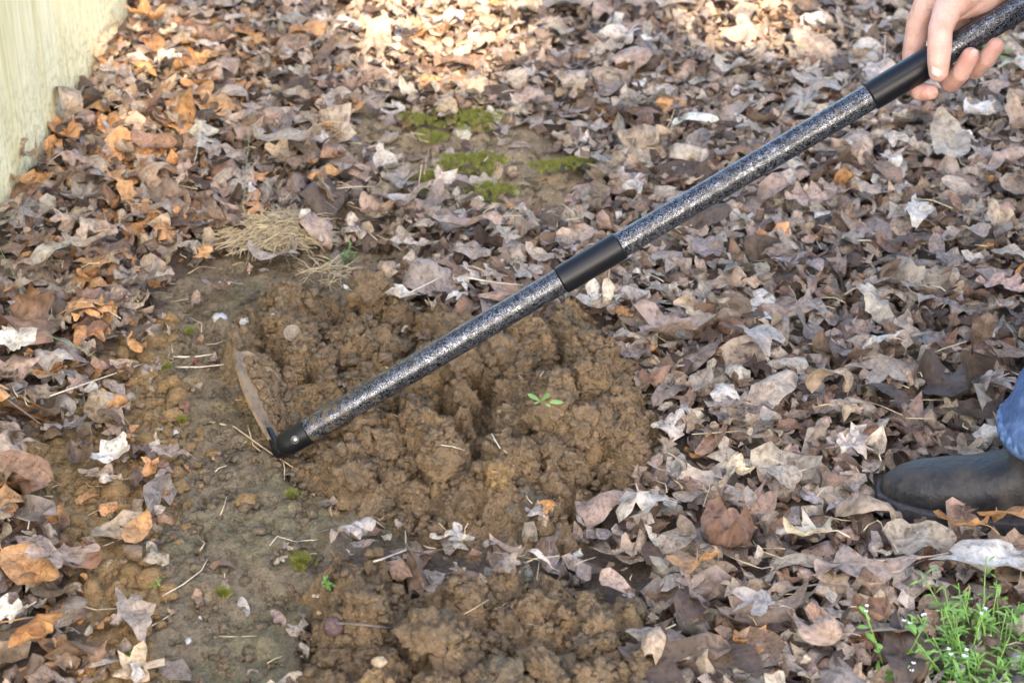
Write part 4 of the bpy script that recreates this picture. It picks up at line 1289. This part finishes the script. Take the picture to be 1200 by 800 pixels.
# left leg: front outline measured on the photograph at each height
def leg_spec(base, prof, ydrift):
    out_ = []
    for z, fx, depth_ in prof:
        rx = depth_ / 2
        out_.append(((fx + rx, base[1] + ydrift * z, z), rx, rx * 0.92))
    return out_
by = ank[1]
def xfront(px, z):      # x of the leg's front edge seen at a pixel column, leg plane y = by
    D = by * CP - (z - CAM_H) * SP
    return (px - 600) / FPX * D
def zfront(py):         # height of the leg's front edge seen at a pixel row
    k = (400 - py) / FPX
    return CAM_H + by * (k * CP - SP) / (CP + k * SP)
OUTL = [(517, 1177, .150), (508, 1174, .155), (490, 1186, .150), (470, 1199, .146), (448, 1218, .142), (430, 1227, .140), (414, 1222, .145), (402, 1207, .152), (385, 1205, .155),
        (366, 1217, .152), (345, 1232, .150), (300, 1236, .155), (220, 1250, .165), (150, 1262, .170), (60, 1280, .175), (-60, 1330, .19), (-180, 1380, .21)]
prof = [(zfront(a_), xfront(b_, zfront(a_)), c_) for a_, b_, c_ in OUTL]
spec = leg_spec((0, by), prof, 0.12)
leg_loft(jb, spec)
ankr = TOE_R + np.array((0.228, 0, 0))
spec_r = [((ankr[0] + (hip_r[0] - ankr[0]) * t - 0.10 * math.sin(math.pi * t), ankr[1] + (hip_r[1] - ankr[1]) * t, 0.095 + (hip_r[2] - 0.095) * t), 0.072 + 0.03 * t, 0.068 + 0.03 * t) for t in np.linspace(0, 1, 14)]
leg_loft(jb, spec_r, seed=3)
capsule_bm(jb, spec[-1][0], hip_r, 0.125, 0.125); capsule_bm(jb, (hip_l + hip_r) / 2, (hip_l + hip_r) / 2 + (0, 0, 0.06), 0.16, 0.155)
V, F_ = remeshed(jb, 0.0085, 2)
jn = V.copy()
fold = (fbm(V[:, 0] * 9 + V[:, 1] * 13, V[:, 2] * 26, 3, 77) - 0.5) * 0.028
cen = np.array([by])
jn[:, 1] += np.where(V[:, 1] < by, -fold, fold) * 0.6; jn[:, 0] -= fold * 0.5
jeans = mesh_np('jeans', jn, [i for f in F_ for i in f], M_DENIM, person, True, None, [len(f) for f in F_])
# turned hem, a puckered band
V, F, L = [], [], []
c, rx, ry = spec[0]; n = 120
for j, (dz, dr) in enumerate(((-0.004, 0.0), (-0.005, 0.004), (0.004, 0.0062), (0.012, 0.0052), (0.017, 0.001))):
    for k in range(n):
        a = 2 * math.pi * k / n
        f_ = 1 + 0.035 * math.sin(3 * a + c[2] * 55 + 1) + 0.02 * math.sin(5 * a - c[2] * 90)
        pk = 0.0012 * math.sin(a * 33 + 1.2 * math.sin(5 * a)) if j in (2, 3) else 0
        V.append((c[0] + (rx * f_ + dr + pk) * math.cos(a), c[1] + (ry * f_ + dr + pk) * math.sin(a), c[2] + dz))
for j in range(4):
    for k in range(n): F += [j * n + k, j * n + (k + 1) % n, (j + 1) * n + (k + 1) % n, (j + 1) * n + k]; L.append(4)
mesh_np('hem', np.array(V), F, M_HEM, jeans, True, None, L)

# ------------------------------------------------------------------ straws, twigs, grass blades
STR = [
 ('dry_straw', [(58, 464), (110, 446), (182, 421)], 2.0, M_PALE, 'long pale straw on the ochre soil left of the blade', 'straw'),
 ('dry_straw', [(150, 447), (180, 436), (206, 422)], 1.8, M_PALE, 'shorter pale straw right of the long straw on ochre soil', 'straw'),
 ('dry_straw', [(203, 418), (228, 418), (256, 414)], 2.0, M_PALE, 'flat whitish straw lying across damp soil above the blade tip', 'straw'),
 ('dry_straw', [(206, 430), (234, 430), (262, 427)], 2.0, M_PALE, 'whitish straw just below another above the blade tip', 'straw'),
 ('dry_straw', [(246, 494), (275, 500), (305, 522), (344, 548)], 2.4, M_STRAW, 'bent tan straw crossing in front of the hoe blade', 'straw'),
 ('dry_straw', [(290, 497), (297, 522), (318, 538)], 2.0, M_STRAW, 'curved tan straw hanging beside the hoe neck', 'straw'),
 ('dry_straw', [(468, 349), (490, 338), (518, 324)], 2.2, M_PALE, 'pale straw on leaves above the lower handle', 'straw'),
 ('dry_straw', [(540, 324), (580, 331), (612, 334)], 2.0, M_PALE, 'thin yellow straw beside the handle above its middle sleeve', 'straw'),
 ('dry_straw', [(576, 508), (590, 532), (607, 551)], 1.6, M_PALE, 'pale straw stuck in the middle of the soil heap', 'straw'),
 ('dry_straw', [(578, 514), (586, 524), (596, 532)], 1.3, M_PALE, 'short straw beside a longer one in the soil heap', 'straw'),
 ('dry_straw', [(515, 521), (530, 523), (547, 528)], 1.2, M_PALE, 'tiny straw on the soil heap under the handle', 'straw'),
 ('root_fibre', [(494, 607), (515, 613), (530, 628), (545, 638)], 1.3, M_STRAW, 'thin arched root at the lower edge of the heap', 'root'),
 ('twig', [(190, 698), (215, 684), (236, 668), (243, 655)], 1.5, M_PALE, 'thin pale bent twig on the damp soil at lower left', 'twig'),
 ('twig', [(172, 736), (190, 726), (206, 716)], 1.3, M_PALE, 'thin pale twig left of the white stone', 'twig'),
 ('twig', [(205, 632), (208, 615), (213, 590)], 1.3, M_TWIG, 'thin dark twig on damp soil at left', 'twig'),
 ('twig', [(120, 640), (140, 632), (165, 615)], 2.0, M_PALE, 'pale stalk beside curled leaves at lower left', 'twig'),
 ('twig', [(920, 690), (960, 684), (1006, 688)], 3.0, M_TWIG, 'grey twig lying across leaves below the boot toe', 'twig'),
 ('twig', [(988, 668), (1004, 663), (1020, 657)], 3.2, M_TWIG, 'short thick grey twig below the boot', 'twig'),
 ('twig', [(1126, 602), (1132, 586), (1143, 564)], 2.2, M_TWIG, 'small twig standing up in front of the boot', 'twig'),
 ('twig', [(8, 468), (28, 482), (52, 500)], 3.2, M_TWIG, 'dark lichen-grey twig at the left edge', 'twig'),
 ('stick', [(382, 729), (420, 731), (466, 736)], 4.0, M_TWIG, 'grey flat stick above the nut on the lower heap', 'stick'),
 ('stick', [(482, 772), (492, 755), (506, 738)], 5.0, M_TWIG, 'dark stubby stick on the lower heap', 'stick'),
 ('twig', [(340, 640), (365, 625), (395, 618)], 2.2, M_TWIG, 'dark twig on damp soil below the joint', 'twig'),
 ('dry_straw', [(315, 640), (325, 628), (345, 634), (372, 632)], 1.4, M_PALE, 'tangle of pale straw on damp soil below the joint', 'straw'),
 ('twig', [(432, 660), (455, 652), (476, 644), (475, 622)], 3.2, M_PALE, 'pale stick in the strip of leaves below the heap', 'twig'),
 ('grass_blade', [(-5, 383), (60, 394), (100, 410), (130, 434)], 1.3, M_GRASSB, 'long green grass blade lying over litter at the left edge', 'grass blade'),
 ('grass_blade', [(0, 292), (18, 325), (38, 374)], 1.0, M_GRASSB, 'thin green grass blade at the left edge', 'grass blade'),
 ('grass_blade', [(296, 118), (290, 180), (285, 246)], 1.0, M_GRASSB, 'thin upright green grass blade left of the dry grass tuft', 'grass blade'),
 ('twig', [(1085, 655), (1050, 668), (1010, 660)], 1.2, M_TWIG, 'thin dark twig below the boot between orange leaves', 'twig'),
 ('twig', [(370, 215), (376, 232), (395, 246)], 2.2, M_TWIG, 'dark forked twig left of the mossy bare patch', 'twig'),
]
for name, pts, wpx, mat, lab, cat in STR:
    w = []
    nP = len(pts)
    for i in range(3 * (nP - 1) + 1):
        t = i / 3; k = min(int(t), nP - 2); f_ = t - k
        px = pts[k][0] * (1 - f_) + pts[k + 1][0] * f_; py = pts[k][1] * (1 - f_) + pts[k + 1][1] * f_
        w.append((px, py))
    P = []; rad0 = wpx / 2 * 2.3 / FPX
    for i, (px, py) in enumerate(w):
        p0 = at_surf(px, py, 0.0)
        z_ = zones(p0[:1], p0[1:2]); lz_ = (0.004 + rad0) if max(z_['damp'][0], z_['ochre'][0], z_['heap1'][0], z_['heap2'][0]) > 0.5 else 0.045
        P.append(at_surf(px, py, lz_ + 0.003 * math.sin(i * 1.7)))
    zs = np.array([p[2] for p in P]); zs = np.maximum(zs, np.linspace(zs[0], zs[-1], len(zs)))
    P = [at(w[i][0], w[i][1], zs[i]) for i in range(len(P))]
    rad = wpx / 2 * depth_of(P[0]) / FPX
    o = tube_obj(name, [p - P[0] for p in P], [rad * (1 - 0.45 * i / len(P)) for i in range(len(P))], mat, None, 6)
    o.location = P[0]
    tag(o, lab, cat)

# loose bits of straw nobody could count
r = np.random.default_rng(88); bag = Bag()
bx, by_ = sample_zone(620, lambda x, y: np.where(zones(x, y)['heap1'] > .5, 0.12, 0.6), 89, (-0.95, 0.95), (1.5, 3.3))
for x, y in zip(bx, by_):
    z_ = zones(np.array([x]), np.array([y])); z = float(surf(x, y)) + (0.004 if max(z_['damp'][0], z_['ochre'][0], z_['heap1'][0], z_['heap2'][0]) > 0.5 else r.uniform(0.03, 0.05))
    a = r.uniform(0, 6.28); l = r.lognormal(math.log(0.022), 0.5); d = np.array((math.cos(a), math.sin(a), r.normal(0, 0.12))) * l
    p = np.array((x, y, z)); bnd = np.array((r.normal(0, 1), r.normal(0, 1), abs(r.normal(0, .3)))) * l * 0.12
    bag.tube([p - d / 2, p + bnd, p + d / 2], r.uniform(0.0004, 0.0010), 4)
tag(bag.build('straw_bits', M_STRAW), 'scattered bits of dry straw and stalk', kind='stuff')

# ------------------------------------------------------------------ stones, nut, shell
STONES = [
 (222, 752, 5.0, M_QUARTZ, 'bright white stone on damp soil at lower left'), (235, 724, 3.0, M_QUARTZ, 'tiny pale stone above the bright white stone'),
 (305, 607, 4.6, M_QUARTZ, 'pale pebble on soil below the hoe joint'), (140, 757, 5.5, M_ORANGESTONE, 'orange pebble on ochre soil near the bottom'),
 (10, 715, 9, M_ORANGESTONE, 'larger orange-tan pebble among leaves at the left edge'), (94, 729, 4, M_ORANGESTONE, 'small orange pebble among leaves at lower left'),
 (374, 718, 3.4, M_TANSTONE, 'small tan pebble above the nut'), (533, 740, 3.2, M_QUARTZ, 'tiny pale pebble on the lower heap'),
 (498, 672, 5.0, M_QUARTZ, 'pale pebble in the leaf strip'), (193, 506, 5.5, M_QUARTZ, 'pale round stone on damp soil left of the blade'), (206, 508, 5, M_QUARTZ, 'pale stone right beside another left of the blade'),
 (258, 375, 9, M_QUARTZ, 'flat whitish stone on soil above the blade'), (287, 378, 8, M_QUARTZ, 'whitish stone right of a flatter one above the blade'), (322, 373, 9, M_QUARTZ, 'blue-grey stone left of the round shell'),
 (290, 590, 13, M_CLOD_OCHRE, 'orange clump of soil below the hoe joint'), (444, 778, 9, M_TANSTONE, 'tan stone on the lower heap'),
]
for px, py, rp, mat, lab in STONES:
    p = at_surf(px, py, 0.0); R = rp * depth_of(p) / FPX
    bm = lumpy(3, int(px * 7 + py), 0.35, 1.2, 0.7)
    for v in bm.verts: v.co *= R
    o = from_bm('clod_lump' if mat is M_CLOD_OCHRE else 'pebble', bm, mat)
    o.location = (p[0], p[1], p[2] + R * 0.3); tag(o, lab, 'soil clump' if mat is M_CLOD_OCHRE else 'stone')
p = at_surf(392, 742, 0.0); R = 12.5 * depth_of(p) / FPX
bm = lumpy(4, 17, 0.12, 3.0, 0.95)
for v in bm.verts: v.co *= R
o = from_bm('nut', bm, M_NUT); o.location = (p[0], p[1], p[2] + R * 0.8); tag(o, 'round dark purplish nut lying on the lower soil heap', 'nut')
p = at_surf(343, 397, 0.0); R = 10.5 * depth_of(p) / FPX
prof_ = [(0.0, 0.30), (0.30, 0.34), (0.5, 0.20), (0.66, 0.16), (0.74, 0.34), (0.9, 0.40), (1.0, 0.2), (0.98, -0.25), (0.6, -0.4), (0.0, -0.42)]
V = [(a * R * math.cos(2 * math.pi * k / 28), a * R * math.sin(2 * math.pi * k / 28), h_ * R) for a, h_ in prof_ for k in range(28)]
F, L = [], []
for i in range(len(prof_) - 1):
    for k in range(28): F += [i * 28 + k, (i + 1) * 28 + k, (i + 1) * 28 + (k + 1) % 28, i * 28 + (k + 1) % 28]; L.append(4)
o = mesh_np('round_cap', np.array(V), F, M_SHELL, None, True, None, L)
o.location = (p[0], p[1], p[2] + R * 0.7); o.rotation_euler = (math.radians(48), 0.15, 0); tag(o, 'round soil-coloured disc with raised rim at the heap top', 'disc')
p = at_surf(229, 424, 0.004); bm = lumpy(2, 5, 0.2, 1.5, 0.6)
for v in bm.verts: v.co *= 0.003
o = from_bm('berry', bm, M_RED); o.location = p; tag(o, 'tiny dark red berry on soil above the blade tip', 'berry')

# ------------------------------------------------------------------ moss
def blades(n, R, hgt, seed, wid, lean=0.5, dome=0.0, ell=1.0):
    r = np.random.default_rng(seed)
    a = r.uniform(0, 6.283, n); q = R * r.random(n) ** 0.75 * (0.65 + 0.5 * vnoise(np.cos(a) * 2 + seed, np.sin(a) * 2))
    bx, by = q * np.cos(a) * ell, q * np.sin(a)
    bz = dome * (1 - (q / (R * 1.2)) ** 2)
    h = hgt * r.uniform(0.5, 1.2, n); ya = r.uniform(0, 3.1416, n)
    dx, dy = np.cos(ya) * wid / 2, np.sin(ya) * wid / 2
    tx, ty = r.normal(0, lean, n) * h, r.normal(0, lean, n) * h
    b0 = np.stack((bx - dx, by - dy, bz - 0.001), 1); b1 = np.stack((bx + dx, by + dy, bz - 0.001), 1); t = np.stack((bx + tx, by + ty, bz + h), 1)
    ok = vnoise(bx * 150 + seed * 3.1, by * 150, 5) + 0.4 * r.random(n) > 0.70
    V = np.stack((b0, b1, t), 1)[ok].reshape(-1, 3)
    return V, np.arange(len(V)).reshape(-1, 3)
MOSSP = [(548, 152, 24, 'moss patch at the top of the far bare soil'), (507, 174, 12, 'small round moss patch left in the far bare soil'), (552, 203, 24, 'brightest wide moss patch in the middle of the far bare soil'),
 (576, 238, 17, 'lowest moss patch of the far bare soil'), (505, 224, 16, 'moss patch at the left edge below the far bare soil'), (487, 152, 11, 'smallest moss patch at upper left of the far bare soil'), (646, 208, 15, 'dull moss patch right in the far bare soil'), (676, 203, 11, 'bright moss patch at the right end of the far bare soil'),
 (223, 394, 7, 'tiny bright moss tuft on damp soil above the blade'), (214, 498, 7, 'tiny moss tuft on damp soil left of the blade'), (196, 436, 9, 'faint moss tuft near the pale straws'), (362, 358, 7, 'tiny moss tuft left of the pale ragged leaf'), (158, 770, 8, 'bright moss tuft at the bottom left'), (262, 700, 12, 'dull moss patch on damp soil'), (345, 585, 12, 'moss on soil right under the hoe joint'),
 (355, 665, 20, 'olive moss patch left of the leaf strip'), (460, 708, 13, 'moss between the leaf strip and the lower heap'), (505, 715, 14, 'olive moss right of another at the lower heap')]
for i, (px, py, rp, lab) in enumerate(MOSSP):
    p = at_surf(px, py, 0.0); R = rp * (1.6 if py < 250 else 0.6) * depth_of(p) / FPX
    V, F = blades(int(3400 * (rp / 18) ** 1.7) + 160, R, 0.0058, 40 + i, 0.0012, 0.6, min(0.006, R * 0.22), 1.3)
    # follow the ground
    V[:, 2] += (np.maximum(base_h(V[:, 0] + p[0], V[:, 1] + p[1]), p[2] - 0.02) - p[2]) + (0.016 if py < 250 else 0.005)
    # cushion under the shoots
    bm = lumpy(3, 60 + i, 0.3, 1.3, 0.35)
    CV = np.array([tuple(v.co * R * 0.6) for v in bm.verts]); CF = [vx.index for f_ in bm.faces for vx in f_.verts]; nf = len(bm.faces); bm.free()
    CV[:, 2] = CV[:, 2] * 0.15 - 0.008
    o = mesh_np('moss_patch', np.concatenate((V, CV)), list(F.ravel()) + [c + len(V) for c in CF], M_MOSS, None, True, None, [3] * (len(F) + nf))
    o.location = p; tag(o, lab, 'moss', 'moss patches')

# ------------------------------------------------------------------ dry grass tufts, weeds
def tuft(px, py, n, rad, ln, mat, lab, seed, name='dry_grass_tuft'):
    r = np.random.default_rng(seed); p = at_surf(px, py, 0.03); bag = Bag()
    for k in range(n):
        a = r.uniform(0, 6.28); q = rad * math.sqrt(r.random())
        b0 = np.array((q * math.cos(a) * 1.2, q * math.sin(a), 0.024 * (1 - (q / rad) ** 2) * r.uniform(0.3, 1.0) - 0.008))
        a2 = r.uniform(0, 6.28); l = ln * r.uniform(0.4, 1.3); rise = r.uniform(0.0, 0.4) ** 1.4
        d = np.array((math.cos(a2), math.sin(a2), 0))
        bag.tube([b0, b0 + d * l * 0.4 + (0, 0, l * rise * 0.55), b0 + d * l * 0.75 + (0, 0, l * rise * 0.5), b0 + d * l + (0, 0, l * rise * 0.1)], [0.0005, 0.0006, 0.0005, 0.0002], 3)
    o = bag.build(name, mat); o.location = p
    return tag(o, lab, 'grass tuft')
tuft(322, 268, 1500, 0.055, 0.038, M_STRAW, 'tuft of matted dry yellow grass above the bare soil', 3)
tuft(385, 318, 70, 0.025, 0.035, M_STRAW, 'small dry grass tuft next to a green sprig', 4)

def leaf_blade(base, d, l, w, sag=0.3, up=(0, 0, 1)):
    base = Vector(base); d = Vector(d).normalized(); s = d.cross(Vector(up)); s = s.normalized() if s.length > 1e-4 else Vector((1, 0, 0))
    V = []
    prof_ = [(0, .12), (.3, .55), (.6, 1.0), (.85, .8), (1.0, .1)]
    nrm = s.cross(d)
    for t, ww in prof_:
        c = base + d * l * t - Vector((0, 0, 1)) * sag * l * t * t
        V += [tuple(c - s * w * ww / 2 + nrm * w * 0.1 * ww), tuple(c), tuple(c + s * w * ww / 2 + nrm * w * 0.1 * ww)]
    F, L = [], []
    for i in range(len(prof_) - 1):
        for k in range(2): F += [i * 3 + k, i * 3 + k + 1, i * 3 + 4 + k, i * 3 + 3 + k]; L.append(4)
    return np.array(V), F, L

def weed(px, py, nst, height, spread, seed, label, mat=M_GREEN, flowers=0, leaves=7, lw=0.006, ll=0.016, name='weed_plant', dz=0.03):
    r = np.random.default_rng(seed); p = at_surf(px, py, dz)
    root = empty(name, tuple(p)); tag(root, label, 'weed')
    lv = Bag(); stems = []
    for k in range(nst):
        a = r.uniform(0, 6.28); q = spread * math.sqrt(r.random())
        b0 = np.array((q * math.cos(a) * 0.6, q * math.sin(a) * 0.6, -dz)); h = height * r.uniform(0.55, 1.1)
        ln = np.array((r.normal(0, 0.25), r.normal(0, 0.25), 1.0)); ln[:2] += 0.5 * np.array((math.cos(a), math.sin(a))) * q / max(spread, 1e-4)
        pts = [b0 + ln * h * t + np.array((math.sin(t * 3 + k), math.cos(t * 2.5 + k), 0)) * h * 0.04 for t in (0, .3, .6, .85, 1.0)]
        tube_obj('stem', pts, [0.0011, 0.0010, 0.0008, 0.0007, 0.0005], mat, root, 5)
        for m_ in range(leaves):
            t = r.uniform(0.05, 0.95); c = b0 + ln * h * t; aa = r.uniform(0, 6.28)
            d = (math.cos(aa), math.sin(aa), r.uniform(0.1, 0.9))
            lv.add(*leaf_blade(c, d, ll * r.uniform(0.6, 1.3), lw * r.uniform(0.6, 1.2)))
        stems.append(b0 + ln * h)
    if leaves: tag(lv.build('foliage', mat, root), kind='stuff')
    for k in range(min(flowers, nst)):
        bg_ = Bag(); c = stems[k]
        for f_ in range(2):
            cc = c + r.normal(0, 0.0022, 3)
            for m_ in range(4):
                aa = m_ * 1.571 + r.uniform(0, 1)
                bg_.add(*leaf_blade(cc, (math.cos(aa), math.sin(aa), 0.5), 0.0026, 0.0018, 0.1))
        bg_.build('flower', M_FLOWER, root)
    return root
weed(1156, 776, 80, 0.070, 0.080, 5, 'large clump of bright green weeds with tiny white flowers in lower right corner', flowers=9, leaves=10, lw=0.0036, ll=0.017, dz=0.02)
weed(1040, 778, 3, 0.10, 0.012, 9, 'single green flowering weed left of the large weed clump', flowers=3, leaves=9, lw=0.007, ll=0.018, dz=0.03)
weed(1192, 600, 4, 0.07, 0.02, 11, 'green weed with round leaf in front of the boot at the right edge', leaves=5, lw=0.010, ll=0.018, dz=0.03)
weed(1192, 62, 26, 0.06, 0.11, 13, 'blurred green weeds at the upper right edge below the handle', leaves=9, lw=0.011, ll=0.024, dz=0.03)
weed(400, 302, 9, 0.022, 0.022, 15, 'small feathery green sprig below the dry grass tuft', mat=M_SEEDLING, leaves=9, lw=0.0025, ll=0.010, dz=0.01)
weed(428, 268, 9, 0.022, 0.024, 16, 'small feathery green sprig right of the dry grass tuft', mat=M_SEEDLING, leaves=9, lw=0.0025, ll=0.010, dz=0.02)
weed(183, 685, 3, 0.012, 0.008, 17, 'tiny green sprig on the ochre soil', leaves=8, lw=0.002, ll=0.007, dz=0.004)
weed(388, 684, 3, 0.012, 0.008, 18, 'tiny bright green sprig at the top of the lower heap', leaves=8, lw=0.003, ll=0.008, dz=0.004)
weed(160, 772, 3, 0.012, 0.010, 19, 'tiny green sprig at the bottom left edge', leaves=8, lw=0.002, ll=0.008, dz=0.004)
# seedling with three spoon leaves on the heap
p = at_surf(634, 474, 0.024); sd = empty('seedling', tuple(p)); tag(sd, 'small green seedling with spoon-shaped leaves growing on the soil heap', 'seedling')
tube_obj('stem', [(-0.006, -0.004, -0.026), (0, 0, 0.002), (0.002, 0.002, 0.008)], 0.0012, M_SEEDLING, sd, 6)
for (dx, dz_, l, w) in ((-0.85, 0.9, 0.022, 0.008), (0.55, 0.95, 0.020, 0.008), (1.0, 0.25, 0.026, 0.008), (0.5, -0.05, 0.012, 0.005), (-0.4, 0.1, 0.010, 0.004)):
    V, F, L = leaf_blade((0, 0, 0.004), (dx, -0.25, dz_), l * 1.05, w * 0.72, 0.12, (0, -1, 0.4)); mesh_np('leaf', V, F, M_SEEDLING, sd, True, None, L)

# ------------------------------------------------------------------ added evergreen tree, unseen, placed to shade the ground, gaps cut for sun patches
ctr = np.array((0.0, 2.5, 0.0)) + np.array(SUN_DIR) * 11.5
TOFF = np.array((2.3, -0.6, 0)); tree = empty('added_shade_tree', (ctr[0] + TOFF[0], ctr[1] + TOFF[1], 0)); tag(tree, 'added evergreen tree, unseen outside the frame, put there to shade the ground', 'tree')
r = np.random.default_rng(55)
top = ctr[2]
tube_obj('trunk', [(0, 0, -0.1), (0.03, 0.02, 1.5), (0.0, 0.05, 4.0), (0.02, 0, top), (0, 0, top + 2.2)], [0.22, 0.17, 0.14, 0.09, 0.02], M_BARK, tree, 12)
bag = Bag()
for k in range(26):
    a = math.pi + r.normal(0, 0.9) - 0.25; z0 = top + r.uniform(-2.3, 1.6); l = r.uniform(1.0, 2.0)
    bag.tube([(0, 0, z0), (math.cos(a) * l * .5, math.sin(a) * l * .5, z0 + .25), (math.cos(a) * l, math.sin(a) * l, z0 + .3)], [.045, .03, .008], 5)
bag.build('limbs', M_BARK, tree)
NLV = 42000
q = r.normal(0, 1, (NLV, 3)); q /= np.linalg.norm(q, axis=1)[:, None]
q *= (r.random((NLV, 1)) ** (1 / 2.6)) * np.array((2.9, 2.9, 2.6)) * (0.9 + 0.2 * r.random((NLV, 1)))
w = q + ctr
t = w[:, 2] / SUN_DIR.z
sx_, sy_ = w[:, 0] - SUN_DIR.x * t, w[:, 1] - SUN_DIR.y * t
spx, spy = proj(sx_, sy_)
front = sy_ > 0.4
# leaves left out along the sun rays to shape the sunlit patches
gap = np.zeros(NLV)
for gx_, gy_, ra, rb, s in ((512, 22, 120, 100, 1.0), (872, 10, 85, 75, 1.0), (160, 60, 105, 150, 0.78), (1200, 40, 60, 60, .95), (90, 620, 70, 170, 0.45)):
    qd = ((spx - gx_) / ra) ** 2 + ((spy - gy_) / rb) ** 2
    gap = np.maximum(gap, s * np.clip(1.6 - qd, 0, 1))
keep = (r.random(NLV) > gap) | ~front
q = q[keep]; n = len(q)
Rm = tilt_mats(r.uniform(0, 6.28, n), r.uniform(0, 3.14, n), r.uniform(0, 6.28, n)) * r.uniform(0.10, 0.17, (n, 1, 1))
lt = np.array(((0, -.5, 0), (.22, 0, .03), (0, .5, 0), (-.22, 0, .03)))
V = np.einsum('nij,vj->nvi', Rm, lt) + q[:, None, :] + np.array((0, 0, top)) - TOFF
o = mesh_np('crown', V.reshape(-1, 3), np.arange(4 * n).reshape(-1, 4), M_EVERGREEN, tree, False)
tag(o, kind='stuff')
